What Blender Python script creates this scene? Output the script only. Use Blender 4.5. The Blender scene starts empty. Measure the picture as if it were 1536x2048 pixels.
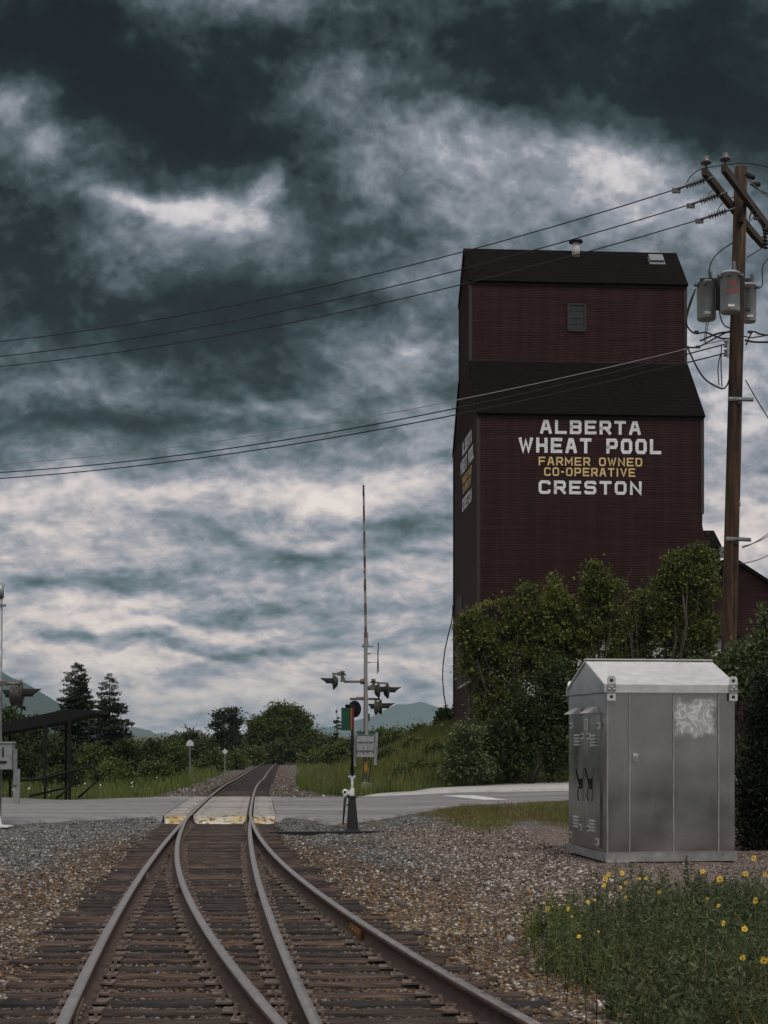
import bpy, math, random
import numpy as np
from mathutils import Vector, Matrix
R = math.radians
scene = bpy.context.scene
COL = scene.collection

# ---------------------------------------------------------------- camera
FPX, CX, HY, CAMZ, SL = 3000.0, 768.0, 1470.0, 1.63, 0.01     # focal length in photo pixels, centre column, eye-level row
cam_d = bpy.data.cameras.new("camera"); cam = bpy.data.objects.new("camera", cam_d); COL.objects.link(cam)
cam_d.sensor_fit = 'AUTO'; cam_d.sensor_width = 36.0; cam_d.lens = FPX / 2048 * 36.0
cam_d.shift_y = (HY - 1024) / 2048
cam_d.clip_start = 0.1; cam_d.clip_end = 40000
cam.location = (0, 0, CAMZ); cam.rotation_euler = (R(90), 0, 0)
scene.camera = cam
scene.view_settings.view_transform = 'Standard'; scene.view_settings.look = 'None'
scene.view_settings.exposure = 0.0; scene.view_settings.gamma = 1.0
scene.view_settings.use_curve_mapping = False
scene.cycles.max_bounces = 6; scene.cycles.transparent_max_bounces = 4
scene.cycles.volume_bounces = 0
scene.cycles.use_denoising = True

# ---------------------------------------------------------------- node helpers
def lin(c):
    return tuple(((x/255)/12.92 if x/255 <= 0.04045 else ((x/255+0.055)/1.055)**2.4) for x in c)
class NT:
    def __init__(s, tree):
        s.t = tree
    def n(s, typ, ins=None, **props):
        nd = s.t.nodes.new(typ)
        for k, v in props.items(): setattr(nd, k, v)
        for k, v in (ins or {}).items():
            sk = nd.inputs[k]
            if isinstance(v, bpy.types.NodeSocket): s.t.links.new(v, sk)
            else:
                if hasattr(sk, 'default_value'):
                    try: sk.default_value = v
                    except Exception: sk.default_value = (*v, 1.0)
        return nd
    def math(s, op, a, b=0.0, c=0.0, clamp=False):
        nd = s.n('ShaderNodeMath', {0: a, 1: b, 2: c}, operation=op); nd.use_clamp = clamp
        return nd.outputs[0]
    def vmath(s, op, a, b=(0, 0, 0), sc=1.0):
        nd = s.n('ShaderNodeVectorMath', {0: a, 1: b}, operation=op)
        if op == 'SCALE': 
            if isinstance(sc, bpy.types.NodeSocket): s.t.links.new(sc, nd.inputs['Scale'])
            else: nd.inputs['Scale'].default_value = sc
        return nd.outputs['Value'] if op in ('LENGTH', 'DOT_PRODUCT', 'DISTANCE') else nd.outputs[0]
    def noise(s, vec, scale, detail=4, rough=.55, dist=0.0, color=False):
        nd = s.n('ShaderNodeTexNoise', {'Vector': vec, 'Scale': scale, 'Detail': detail, 'Roughness': rough, 'Distortion': dist})
        return nd.outputs['Color' if color else 'Fac']
    def ramp(s, fac, stops, interp='LINEAR'):
        nd = s.n('ShaderNodeValToRGB', {'Fac': fac}); cr = nd.color_ramp; cr.interpolation = interp
        while len(cr.elements) < len(stops): cr.elements.new(0.5)
        for e, (p, c) in zip(cr.elements, stops):
            e.position = p; e.color = (*c, 1.0) if not isinstance(c, (int, float)) else (c, c, c, 1.0)
        return nd.outputs[0]
    def mix(s, fac, a, b, blend='MIX'):
        nd = s.t.nodes.new('ShaderNodeMix'); nd.data_type = 'RGBA'; nd.blend_type = blend
        for i, v in ((0, fac), (6, a), (7, b)):
            if isinstance(v, bpy.types.NodeSocket): s.t.links.new(v, nd.inputs[i])
            else: nd.inputs[i].default_value = v if i == 0 else ((*v, 1.0) if len(v) == 3 else v)
        return nd.outputs[2]
    def mapr(s, v, a, b, c=0.0, d=1.0, smooth=False):
        nd = s.n('ShaderNodeMapRange', {0: v, 1: a, 2: b, 3: c, 4: d}); nd.clamp = True
        if smooth: nd.interpolation_type = 'SMOOTHSTEP'
        return nd.outputs[0]
    def sep(s, v):
        return s.n('ShaderNodeSeparateXYZ', {0: v}).outputs
    def comb(s, x, y, z):
        return s.n('ShaderNodeCombineXYZ', {0: x, 1: y, 2: z}).outputs[0]
    def bump(s, h, strength=.5, dist=.02):
        return s.n('ShaderNodeBump', {'Height': h, 'Strength': strength, 'Distance': dist}).outputs[0]

# ---------------------------------------------------------------- world: storm sky over a Nishita base
SUN_EL, SUN_AZ = R(54), R(160)          # sun behind the camera, a little to the right, veiled by cloud
W = bpy.data.worlds.new("World"); scene.world = W; W.use_nodes = True
W.node_tree.nodes.clear(); w = NT(W.node_tree)
gen = w.n('ShaderNodeTexCoord').outputs['Generated']
dx, dy, dz = w.sep(gen)
ady = w.math('MAXIMUM', w.math('ABSOLUTE', dy), 0.25)
u = w.math('DIVIDE', dx, ady); v = w.math('DIVIDE', dz, ady)
uv = w.comb(u, v, w.math('MULTIPLY', dy, 0.3))
vs_ = w.math('MULTIPLY', w.math('LOGARITHM', w.math('ADD', w.math('DIVIDE', w.math('MAXIMUM', v, -0.15), 0.26), 1.0), math.e), 0.66)   # clouds flatten into bands towards the horizon
uvs = w.comb(u, vs_, w.math('MULTIPLY', dy, 0.3))
n1 = w.noise(uvs, 7.0, 3, .55, 0.0, True); n2 = w.noise(uvs, 26.0, 5, .6, 0.0, True)
off = w.vmath('ADD', w.vmath('SCALE', w.vmath('SUBTRACT', n1, (.5, .5, .5)), sc=0.085),
              w.vmath('SCALE', w.vmath('SUBTRACT', n2, (.5, .5, .5)), sc=0.026))
off = w.vmath('MULTIPLY', off, (1.0, 0.62, 0.0))
pw = w.vmath('ADD', w.comb(u, v, 0.0), off)
base = w.ramp(w.mapr(v, -0.05, 0.75), [(0.0, .57), (0.06, .60), (.09, .60), (.15, .58), (.22, .61), (.29, .44), (.36, .40), (.46, .36), (.60, .33), (.67, .34), (.80, .62), (1.0, .80)])
BLOBS = [  # photo column, row, radius across, radius up, tilt in degrees, brighter (+) or darker (-)
 (110, 90, 230, 130, -15, -.20), (330, 250, 260, 75, -22, -.20), (470, 300, 110, 45, -10, -.10), (650, 120, 260, 90, 0, -.04), (1250, 90, 420, 100, 0, -.17),
 (1460, 250, 170, 80, -15, -.20), (1060, 215, 90, 28, -10, -.12), (70, 500, 150, 110, 0, -.11), (400, 620, 330, 60, 0, -.13),
 (480, 690, 260, 50, 0, -.14), (540, 750, 200, 40, 4, -.18), (640, 600, 200, 40, 0, -.08), (60, 560, 170, 60, 0, -.06), (70, 870, 220, 35, 0, -.13), (340, 845, 280, 26, 4, -.18), (650, 855, 130, 22, 0, -.05),
 (500, 1095, 180, 22, -14, -.21), (300, 1140, 260, 20, 4, -.14), (170, 1165, 200, 16, 2, -.16), (540, 1205, 190, 20, 0, -.18), (780, 1040, 150, 13, 3, -.17), (860, 1085, 90, 14, -6, -.13), (650, 1110, 150, 16, 0, -.10),
 (110, 1264, 140, 17, -3, -.27), (430, 1282, 230, 11, 0, -.22), (640, 1280, 130, 12, 0, -.10), (390, 1335, 80, 30, 0, -.12), (800, 1200, 120, 20, 0, -.07), (870, 1240, 90, 15, 0, -.08),
 (470, 15, 130, 50, 0, .20), (25, 215, 70, 60, 0, .24), (95, 300, 45, 28, 20, .22), (130, 350, 120, 40, -20, .10), (290, 392, 130, 24, -4, .25), (420, 425, 100, 42, -20, .20), (505, 375, 26, 45, -20, .22), (340, 440, 200, 60, 0, .09),
 (640, 190, 90, 55, 20, .14), (830, 300, 180, 80, 20, .14), (1000, 380, 260, 100, 0, .14), (1190, 310, 220, 60, 0, .22), (1350, 420, 160, 90, 0, .12), (860, 560, 170, 90, 0, .08), (820, 720, 170, 60, 0, .16),
 (1480, 760, 200, 330, 0, .20), (1150, 420, 260, 90, 0, .08), (590, 825, 260, 26, -3, .16), (120, 790, 160, 24, -3, .12), (880, 880, 170, 40, 0, .10), (320, 985, 300, 42, 0, .19), (760, 975, 220, 30, 5, .22), (40, 1000, 120, 30, 0, .14), (200, 1060, 170, 16, 0, .10),
 (330, 1246, 240, 13, 0, .20), (60, 1215, 110, 28, 25, .13), (220, 1200, 100, 16, 0, .10), (200, 1315, 210, 34, -3, .17), (480, 1375, 170, 28, 6, .13), (280, 1400, 130, 30, 0, .12), (600, 1335, 160, 22, -4, .10), (840, 1335, 130, 25, 0, .08), (60, 1350, 100, 40, -30, .10)]
acc = base
for (bx, by, rx, ry, ang, amp) in BLOBS:
    mp = w.n('ShaderNodeMapping', {'Vector': pw, 'Location': ((bx-CX)/FPX, (HY-by)/FPX, 0), 'Rotation': (0, 0, R(ang)), 'Scale': (rx/FPX, ry/FPX, 1)}, vector_type='TEXTURE').outputs[0]
    e = w.math('EXPONENT', w.math('MULTIPLY', w.vmath('DOT_PRODUCT', mp, mp), -1.0))
    acc = w.math('MULTIPLY_ADD', e, amp, acc)
d1 = w.noise(uvs, 10.0, 8, .58, 0.0); uvc = w.vmath('ADD', w.vmath('MULTIPLY', uvs, (1.0, 1.05, 1.0)), w.vmath('SCALE', off, sc=.4)); d2 = w.noise(uvc, 27.0, 8, .60, 0.15); d2u = w.noise(w.vmath('ADD', uvc, (0.002, .0085, 0)), 27.0, 8, .60, 0.15); d1u = w.noise(w.vmath('ADD', uvs, (.004, .020, 0)), 10.0, 8, .58, 0.0); d3 = w.noise(uvc, 80.0, 5, .55, 0.0)
d2a = w.mapr(v, .05, .30, .52, .26)
acc = w.math('MULTIPLY_ADD', w.math('SUBTRACT', acc, .45), 0.42, acc)
acc = w.math('MULTIPLY_ADD', w.math('SUBTRACT', d1, .5), 0.50, acc)
acc = w.math('MULTIPLY_ADD', w.math('SUBTRACT', d2, .5), d2a, acc)
acc = w.math('MULTIPLY_ADD', w.math('SUBTRACT', d3, .5), 0.36, acc)
acc = w.math('MULTIPLY_ADD', w.math('SUBTRACT', d2, d2u), w.mapr(v, .06, .30, .50, .16), acc); acc = w.math('MULTIPLY_ADD', w.math('SUBTRACT', d1, d1u), w.mapr(v, .06, .30, .40, .16), acc)   # cloud tops catch more light than their bases
bl1 = w.math('ABSOLUTE', w.math('SUBTRACT', w.noise(uvc, 16.0, 5, .45), .5)); bl2 = w.math('ABSOLUTE', w.math('SUBTRACT', w.noise(uvc, 44.0, 4, .5), .5))
acc = w.math('MULTIPLY_ADD', w.math('SUBTRACT', bl1, .085), w.mapr(v, .05, .3, -1.0, -.45), acc)
acc = w.math('MULTIPLY_ADD', w.math('SUBTRACT', bl2, .085), w.mapr(v, .05, .3, -.45, -.2), acc)
hi = w.ramp(acc, [(0.0, lin((8, 15, 15))), (.16, lin((18, 30, 29))), (.32, lin((54, 69, 70))), (.48, lin((97, 108, 114))), (.66, lin((150, 155, 164))), (.80, lin((206, 203, 206))), (1.0, lin((236, 230, 228)))])
lo = w.ramp(acc, [(0.0, lin((34, 50, 50))), (.25, lin((72, 92, 93))), (.40, lin((106, 122, 127))), (.55, lin((144, 150, 160))), (.70, lin((184, 180, 184))), (.85, lin((220, 208, 203))), (1.0, lin((240, 228, 220)))])
cloud = w.mix(w.mapr(v, 0.10, 0.28, 0.0, 1.0, True), lo, hi)
back = w.mapr(dy, -0.15, 0.15, 1.0, 0.0, True)                   # unseen sky behind the camera, made paler to add light to the scene
cloud = w.mix(w.math('MULTIPLY', back, w.mapr(dz, .12, .6, 0.0, 1.0)), cloud, lin((206, 206, 212)))
sky = w.n('ShaderNodeTexSky', sky_type='NISHITA', sun_disc=False, sun_elevation=SUN_EL, sun_rotation=SUN_AZ, air_density=1.0, dust_density=2.0)
bg1 = w.n('ShaderNodeBackground', {'Color': sky.outputs[0], 'Strength': 0.05}); bg2 = w.n('ShaderNodeBackground', {'Color': cloud, 'Strength': 1.0})
ms = w.n('ShaderNodeMixShader', {0: 0.93}); w.t.links.new(bg1.outputs[0], ms.inputs[1]); w.t.links.new(bg2.outputs[0], ms.inputs[2])
wo = w.n('ShaderNodeOutputWorld'); w.t.links.new(ms.outputs[0], wo.inputs[0])
W.cycles.sampling_method = 'MANUAL'; W.cycles.sample_map_resolution = 512

sd = bpy.data.lights.new("sun", 'SUN'); so = bpy.data.objects.new("sun", sd); COL.objects.link(so)
sd.energy = 1.75; sd.angle = R(18); sd.color = (1.0, .95, .88)
_sv = Vector((math.sin(SUN_AZ)*math.cos(SUN_EL), math.cos(SUN_AZ)*math.cos(SUN_EL), math.sin(SUN_EL)))
so.rotation_euler = _sv.to_track_quat('Z', 'Y').to_euler(); so.location = (0, -20, 40)

# ---------------------------------------------------------------- materials
MATS = {}
def pmat(name, color=None, rough=.7, metal=0.0, fn=None, spec=.4):
    m = bpy.data.materials.new(name); m.use_nodes = True; nt = NT(m.node_tree)
    b = m.node_tree.nodes['Principled BSDF']
    b.inputs['Roughness'].default_value = rough; b.inputs['Metallic'].default_value = metal
    b.inputs['Specular IOR Level'].default_value = spec
    if color: b.inputs['Base Color'].default_value = (*color, 1)
    if fn:
        r = fn(nt) or {}
        for k, val in r.items():
            if isinstance(val, bpy.types.NodeSocket): nt.t.links.new(val, b.inputs[k])
            else: b.inputs[k].default_value = val
    MATS[name] = m
    return m
def pos(nt): return nt.n('ShaderNodeNewGeometry').outputs['Position']
def objco(nt): return nt.n('ShaderNodeTexCoord').outputs['Object']
def isl(nt): return nt.n('ShaderNodeNewGeometry').outputs['Random Per Island']
def sc(nt, vec, s): return nt.vmath('MULTIPLY', vec, s)

def m_ground(nt):
    p = pos(nt)
    zone = nt.n('ShaderNodeAttribute', attribute_name='zone').outputs['Color']
    zr, zg, zb = nt.n('ShaderNodeSeparateColor', {0: zone}).outputs[:3]
    vo = nt.n('ShaderNodeTexVoronoi', {'Vector': p, 'Scale': 26.0})
    vf = nt.n('ShaderNodeTexVoronoi', {'Vector': p, 'Scale': 60.0})
    cr = nt.n('ShaderNodeSeparateColor', {0: vo.outputs['Color']}).outputs[0]
    cf = nt.n('ShaderNodeSeparateColor', {0: vf.outputs['Color']}).outputs[0]
    big = nt.noise(p, .8, 5, .6); mid = nt.noise(p, 5.0, 4, .6)
    grey = nt.ramp(cr, [(0.0, (.03, .029, .028)), (.45, (.10, .097, .093)), (.85, (.20, .195, .188)), (1.0, (.45, .44, .43))])
    fine = nt.ramp(cf, [(0.0, (.055, .038, .030)), (.5, (.155, .118, .098)), (.85, (.27, .215, .185)), (1.0, (.5, .43, .38))])
    brown = nt.ramp(cr, [(0.0, (.035, .025, .018)), (.5, (.10, .07, .048)), (.9, (.19, .14, .10)), (1.0, (.36, .30, .25))])
    soil = nt.ramp(mid, [(.3, (.035, .035, .014)), (.55, (.075, .08, .026)), (.75, (.15, .13, .05))])
    c = nt.mix(nt.mapr(nt.math('ADD', zg, nt.math('MULTIPLY', nt.math('SUBTRACT', big, .5), 1.2)), .25, .75), grey, brown)
    c = nt.mix(zb, c, fine)
    c = nt.mix(nt.mapr(nt.math('ADD', zr, nt.math('MULTIPLY', nt.math('SUBTRACT', mid, .5), 1.0)), .35, .65), c, soil)
    c = nt.mix(.55, c, nt.mix(1.0, c, nt.ramp(big, [(.3, .55), (.7, 1.25)]), 'MULTIPLY'))
    h = nt.math('ADD', nt.math('MULTIPLY', vo.outputs['Distance'], -1.0), nt.math('MULTIPLY', vf.outputs['Distance'], -.4))
    return {'Base Color': c, 'Normal': nt.bump(h, .9, .05)}
pmat('ground', rough=.95, fn=m_ground, spec=.15)
def m_tint(nt):
    t = nt.n('ShaderNodeAttribute', attribute_name='tint').outputs['Color']
    n = nt.noise(pos(nt), 60, 3, .6)
    return {'Base Color': nt.mix(1.0, t, nt.ramp(n, [(.25, .6), (.75, 1.3)]), 'MULTIPLY')}
pmat('stone', rough=.85, fn=m_tint, spec=.3)
pmat('asphalt', rough=.85, spec=.25, fn=lambda nt: (lambda p: {
    'Base Color': nt.mix(nt.mapr(nt.n('ShaderNodeTexVoronoi', {'Vector': nt.vmath('ADD', p, nt.vmath('SCALE', nt.noise(p, 1.5, 4, .6, 0, True), sc=1.2)), 'Scale': .45}, feature='DISTANCE_TO_EDGE').outputs['Distance'], 0.0, .02, .65, 0.0), nt.mix(nt.mapr(nt.noise(p, .8, 6, .7), .55, .75, 0, .6), nt.mix(nt.mapr(nt.noise(sc(nt, p, (.10, 1.1, 1)), 1.2, 5, .6), .35, .68), (.130, .125, .132), (.255, .240, .238)), (.20, .165, .14)), (.05, .05, .05)),
    'Normal': nt.bump(nt.noise(p, 70, 3, .7), .5, .01)})(pos(nt)))
pmat('concrete', rough=.9, spec=.2, fn=lambda nt: (lambda p: {
    'Base Color': nt.mix(nt.mapr(nt.noise(p, 1.7, 6, .65), .3, .7), (.30, .285, .27), (.43, .41, .39)),
    'Normal': nt.bump(nt.noise(p, 45, 3, .6), .3, .01)})(pos(nt)))
pmat('panel_concrete', rough=.9, spec=.2, fn=lambda nt: (lambda p: {
    'Base Color': nt.mix(nt.mapr(nt.noise(sc(nt, p, (1.2, .5, 1)), 2.3, 6, .7), .3, .72), (.19, .175, .165), (.36, .335, .315)),
    'Normal': nt.bump(nt.noise(p, 40, 3, .6), .3, .01)})(pos(nt)))
pmat('road_paint', rough=.8, fn=lambda nt: {'Base Color': nt.mix(nt.mapr(nt.noise(pos(nt), 6, 6, .7), .35, .6), (.28, .275, .27), (.66, .66, .65))})
pmat('peeling_yellow', rough=.85, fn=lambda nt: (lambda p: {
    'Base Color': nt.mix(nt.mapr(nt.noise(sc(nt, p, (3, 3, 8)), 2.6, 6, .7), .50, .60), nt.mix(nt.mapr(nt.noise(p, 2.0, 2), .40, .55), (.62, .47, .22), (.66, .61, .52)), (.22, .13, .06))})(pos(nt)))
def m_tie(nt):
    o = objco(nt); r = nt.n('ShaderNodeObjectInfo').outputs['Random']
    o2 = nt.vmath('ADD', o, nt.comb(nt.math('MULTIPLY', r, 37.0), 0.0, 0.0))
    g = nt.noise(sc(nt, o2, (2.2, 26, 26)), 1.6, 6, .65)
    c = nt.ramp(g, [(.30, (.010, .008, .008)), (.5, (.042, .032, .028)), (.72, (.115, .090, .078))])
    t = nt.ramp(r, [(0.0, (.48, .50, .58)), (.35, (.80, .76, .74)), (.7, (1.1, .95, .86)), (1.0, (1.9, 1.6, 1.38))])
    return {'Base Color': nt.mix(1.0, c, t, 'MULTIPLY'), 'Normal': nt.bump(g, .8, .02)}
pmat('tie_wood', rough=.85, fn=m_tie, spec=.3)
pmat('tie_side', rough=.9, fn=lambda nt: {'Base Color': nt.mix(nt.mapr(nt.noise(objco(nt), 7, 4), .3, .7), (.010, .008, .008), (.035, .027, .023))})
pmat('skid_metal', rough=.45, metal=.7, fn=lambda nt: {'Base Color': nt.mix(nt.mapr(nt.noise(objco(nt), 4, 5, .65), .35, .7), (.28, .27, .265), (.45, .44, .43))})
pmat('rail_top', rough=.42, metal=.85, fn=lambda nt: (lambda p: {
    'Base Color': nt.mix(nt.mapr(nt.noise(sc(nt, p, (9, .8, 9)), 3.0, 5, .6), .35, .65), (.30, .29, .29), (.40, .35, .32)),
    'Roughness': nt.mapr(nt.noise(p, 8, 3), .3, .7, .32, .55)})(pos(nt)))
pmat('rail_rust', rough=.75, metal=.2, fn=lambda nt: (lambda p: {
    'Base Color': nt.mix(nt.mapr(nt.noise(p, 9, 6, .65), .3, .7), (.040, .026, .021), (.105, .064, .046)),
    'Normal': nt.bump(nt.noise(p, 60, 3), .3, .005)})(pos(nt)))
pmat('plate_rust', rough=.7, metal=.15, fn=lambda nt: {'Base Color': nt.mix(nt.mapr(nt.noise(pos(nt), 14, 4, .6), .3, .7), (.060, .045, .038), (.20, .15, .125))})
pmat('orange_rust', rough=.8, fn=lambda nt: {'Base Color': nt.mix(nt.mapr(nt.noise(pos(nt), 14, 4, .6), .3, .7), (.10, .045, .02), (.30, .12, .04))})
def m_siding(nt):
    p = objco(nt)
    n = nt.noise(sc(nt, p, (.35, .35, 6.0)), 1.2, 6, .65); st = nt.noise(sc(nt, p, (2.5, 2.5, .12)), 1.5, 4, .6)
    c = nt.ramp(n, [(.3, (.046, .0180, .0185)), (.55, (.068, .0265, .0255)), (.75, (.100, .041, .037))])
    row = nt.n('ShaderNodeTexWhiteNoise', {'Vector': nt.comb(nt.math('FLOOR', nt.math('DIVIDE', nt.math('ADD', nt.sep(p)[0], nt.sep(p)[1]), 3.7)), 0.0, nt.math('FLOOR', nt.math('DIVIDE', nt.sep(p)[2], .105)))}).outputs[0]
    c = nt.mix(1.0, c, nt.ramp(row, [(0.0, .88), (.9, 1.05), (1.0, 1.14)]), 'MULTIPLY')
    fade = nt.noise(sc(nt, p, (.5, .5, .25)), .8, 4, .6); c = nt.mix(nt.mapr(fade, .5, .75, 0, .35), c, (.085, .050, .048))
    return {'Base Color': nt.mix(1.0, c, nt.ramp(st, [(.3, .66), (.7, 1.14)]), 'MULTIPLY')}
pmat('siding', rough=.62, fn=m_siding, spec=.35)
pmat('dark_trim', rough=.7, color=(.03, .016, .016))
def m_shingle(nt):
    p = objco(nt)
    n = nt.noise(sc(nt, p, (2.0, 2.0, 9.0)), 2.0, 5, .7)
    return {'Base Color': nt.ramp(n, [(.3, (.005, .0040, .0038)), (.6, (.010, .0080, .0078)), (.78, (.036, .030, .029))]), 'Normal': nt.bump(nt.n('ShaderNodeTexWave', {'Vector': p, 'Scale': 1.6, 'Distortion': 1.0}, bands_direction='Z').outputs['Fac'], .4, .03)}
pmat('shingle', rough=1.0, fn=m_shingle, spec=.03)
def paintline(a, b):
    def f(nt):
        z = nt.sep(objco(nt))[2]
        fr = nt.math('FRACT', nt.math('DIVIDE', z, 0.105))
        k = nt.math('LESS_THAN', fr, .12)
        return {'Base Color': nt.mix(nt.math('MAXIMUM', nt.math('MULTIPLY', k, .6), nt.mapr(nt.noise(sc(nt, objco(nt), (1, 1, 2)), 9, 5, .7), .60, .66, 0, .7)), nt.mix(nt.mapr(nt.noise(objco(nt), 3, 5, .7), .3, .6), a, b), (.06, .03, .03))}
    return f
pmat('white_lettering', rough=.7, fn=paintline((.60, .59, .60), (.80, .79, .80)))
pmat('gold_lettering', rough=.7, fn=paintline((.56, .40, .17), (.74, .54, .26)))
pmat('window_dark', rough=.12, color=(.02, .025, .025), spec=.6)
pmat('white_wall', rough=.8, fn=lambda nt: {'Base Color': nt.mix(nt.mapr(nt.noise(sc(nt, pos(nt), (1, 1, .3)), 2, 4), .3, .7), (.45, .44, .44), (.66, .65, .65))})
pmat('pale_roof_metal', rough=.5, metal=.3, color=(.17, .20, .20))
def m_alu(nt):
    p = objco(nt)
    streak = nt.noise(sc(nt, p, (9, 9, .35)), 1.3, 3, .5); cl = nt.noise(p, 1.6, 2, .5)
    c = nt.mix(nt.mapr(cl, .3, .7), (.30, .295, .295), (.42, .415, .415))
    c = nt.mix(nt.mapr(streak, .60, .72, 0, .35), c, (.45, .43, .42))
    x, y, z = nt.sep(p)
    # scrubbed patch where paint was wiped off the side, ragged outline
    wob = nt.math('MULTIPLY', nt.math('SUBTRACT', nt.noise(p, 6, 3, .6), .5), .30)
    ex = nt.math('ABSOLUTE', nt.math('SUBTRACT', nt.math('ADD', x, wob), 1.36)); ez = nt.math('ABSOLUTE', nt.math('SUBTRACT', nt.math('ADD', z, wob), 2.16))
    inn = nt.math('MULTIPLY', nt.mapr(ex, .25, .36, 1.0, 0.0, True), nt.mapr(ez, .20, .32, 1.0, 0.0, True))
    inn = nt.math('MULTIPLY', inn, nt.math('LESS_THAN', y, .05))
    sw = nt.noise(p, 3.6, 2, .5, 2.2); swm = nt.mapr(nt.math('ABSOLUTE', nt.math('SUBTRACT', sw, .5)), 0.0, .06, 1.0, .48)
    f = nt.math('MULTIPLY', inn, swm)
    low_brown = nt.mapr(nt.math('ADD', z, nt.math('MULTIPLY', cl, .7)), .45, 1.2, .75, 0.0)  # browner towards the bottom of the cabinet
    c = nt.mix(nt.math('MULTIPLY', low_brown, .5), c, (.20, .165, .14))
    c = nt.mix(nt.math('MULTIPLY', f, .8), c, (.72, .72, .72))
    rg = nt.math('ADD', nt.mapr(cl, .3, .7, .17, .30), nt.math('MULTIPLY', f, .35))
    return {'Base Color': c, 'Roughness': rg, 'Metallic': nt.math('SUBTRACT', .94, nt.math('MULTIPLY', f, .7)), 'Normal': nt.bump(nt.noise(sc(nt, p, (1, 1, .6)), 1.2, 0), .35, .05)}
pmat('aluminium', fn=m_alu)
pmat('bright_aluminium', rough=.42, metal=.75, fn=lambda nt: {'Base Color': nt.mix(nt.mapr(nt.noise(objco(nt), 5, 5, .65), .35, .7), (.60, .59, .58), (.78, .77, .77))})
pmat('galvanised', rough=.5, metal=.6, fn=lambda nt: {'Base Color': nt.mix(nt.mapr(nt.noise(pos(nt), 9, 4, .6), .35, .65), (.20, .205, .21), (.34, .345, .35))})
pmat('black_iron', rough=.55, color=(.012, .012, .013), spec=.4)
pmat('black_paint', rough=.7, color=(.008, .008, .009), spec=.2)
pmat('worn_white', rough=.7, fn=lambda nt: {'Base Color': nt.mix(nt.mapr(nt.noise(pos(nt), 18, 4, .6), .35, .6), (.42, .40, .37), (.72, .72, .70))})
pmat('green_target', rough=.5, fn=lambda nt: {'Base Color': nt.mix(nt.mapr(nt.noise(pos(nt), 12, 4), .3, .7), (.006, .050, .028), (.010, .075, .040))})
pmat('red_target', rough=.5, color=(.17, .008, .014))
pmat('yellow_band', rough=.6, color=(.70, .38, .05))
pmat('lamp_housing', rough=.6, metal=.3, fn=lambda nt: {'Base Color': nt.mix(nt.mapr(nt.noise(pos(nt), 12, 3), .3, .7), (.025, .025, .025), (.07, .067, .064))})
pmat('lens_red', rough=.15, color=(.10, .01, .01), spec=.6)
pmat('brass_fitting', rough=.55, metal=.4, color=(.14, .125, .095))
pmat('gate_stripe_white', rough=.6, color=(.21, .20, .19))
pmat('gate_stripe_red', rough=.6, color=(.10, .055, .045))
pmat('grey_box', rough=.6, metal=.2, fn=lambda nt: {'Base Color': nt.mix(nt.mapr(nt.noise(pos(nt), 7, 4), .3, .7), (.20, .205, .21), (.30, .305, .31))})
pmat('transformer_grey', rough=.5, metal=.1, fn=lambda nt: {'Base Color': nt.mix(nt.mapr(nt.noise(objco(nt), 5, 4), .3, .7), (.24, .26, .275), (.34, .36, .38))})
pmat('red_stencil', rough=.7, color=(.36, .05, .03))
pmat('pvc', rough=.5, color=(.40, .46, .50))
pmat('wire', rough=.6, color=(.014, .014, .015))
pmat('wire_pale', rough=.45, metal=.5, color=(.35, .34, .33))
pmat('porcelain', rough=.3, color=(.10, .095, .10))
def m_pole(nt):
    p = objco(nt); n = nt.noise(sc(nt, p, (14, 14, .7)), 1.2, 6, .65); k = nt.noise(sc(nt, p, (3, 3, .5)), 1.6, 4, .6)
    c = nt.ramp(n, [(.3, (.012, .007, .004)), (.5, (.048, .026, .014)), (.72, (.105, .060, .034))])
    return {'Base Color': nt.mix(1.0, c, nt.ramp(k, [(.32, .35), (.62, 1.15)]), 'MULTIPLY'), 'Normal': nt.bump(n, .6, .02)}
pmat('pole_wood', rough=.8, fn=m_pole, spec=.3)
pmat('arm_wood', rough=.8, color=(.035, .022, .015))
pmat('sign_back', rough=.5, metal=.3, color=(.62, .61, .60))
pmat('bark', rough=.9, fn=lambda nt: {'Base Color': nt.mix(nt.mapr(nt.noise(sc(nt, pos(nt), (6, 6, 1.5)), 2, 5, .6), .3, .7), (.022, .018, .013), (.07, .058, .045))})
def leafmat(name, stops, rough=.6, trans=.25):
    m = bpy.data.materials.new(name); m.use_nodes = True; nt = NT(m.node_tree); b = m.node_tree.nodes['Principled BSDF']
    r = isl(nt); big = nt.noise(pos(nt), .9, 3, .6)
    f = nt.math('ADD', nt.math('MULTIPLY', r, .65), nt.math('MULTIPLY', nt.mapr(big, .3, .7), .35))
    c = nt.ramp(f, stops); nt.t.links.new(c, b.inputs['Base Color']); b.inputs['Roughness'].default_value = rough; b.inputs['Specular IOR Level'].default_value = .3
    tr = nt.n('ShaderNodeBsdfTranslucent', {'Color': c}); mx = nt.n('ShaderNodeMixShader', {0: trans})
    nt.t.links.new(b.outputs[0], mx.inputs[1]); nt.t.links.new(tr.outputs[0], mx.inputs[2]); nt.t.links.new(mx.outputs[0], nt.t.nodes['Material Output'].inputs[0])
    MATS[name] = m
leafmat('leaf_maple', [(0.0, (.026, .038, .010)), (.42, (.070, .090, .020)), (.72, (.145, .160, .034)), (.93, (.215, .21, .05)), (1.0, (.19, .12, .05))], trans=.35)
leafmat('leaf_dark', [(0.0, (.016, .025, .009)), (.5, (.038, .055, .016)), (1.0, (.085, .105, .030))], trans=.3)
leafmat('leaf_mid', [(0.0, (.028, .042, .011)), (.5, (.070, .095, .023)), (1.0, (.140, .155, .042))], trans=.3)
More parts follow.
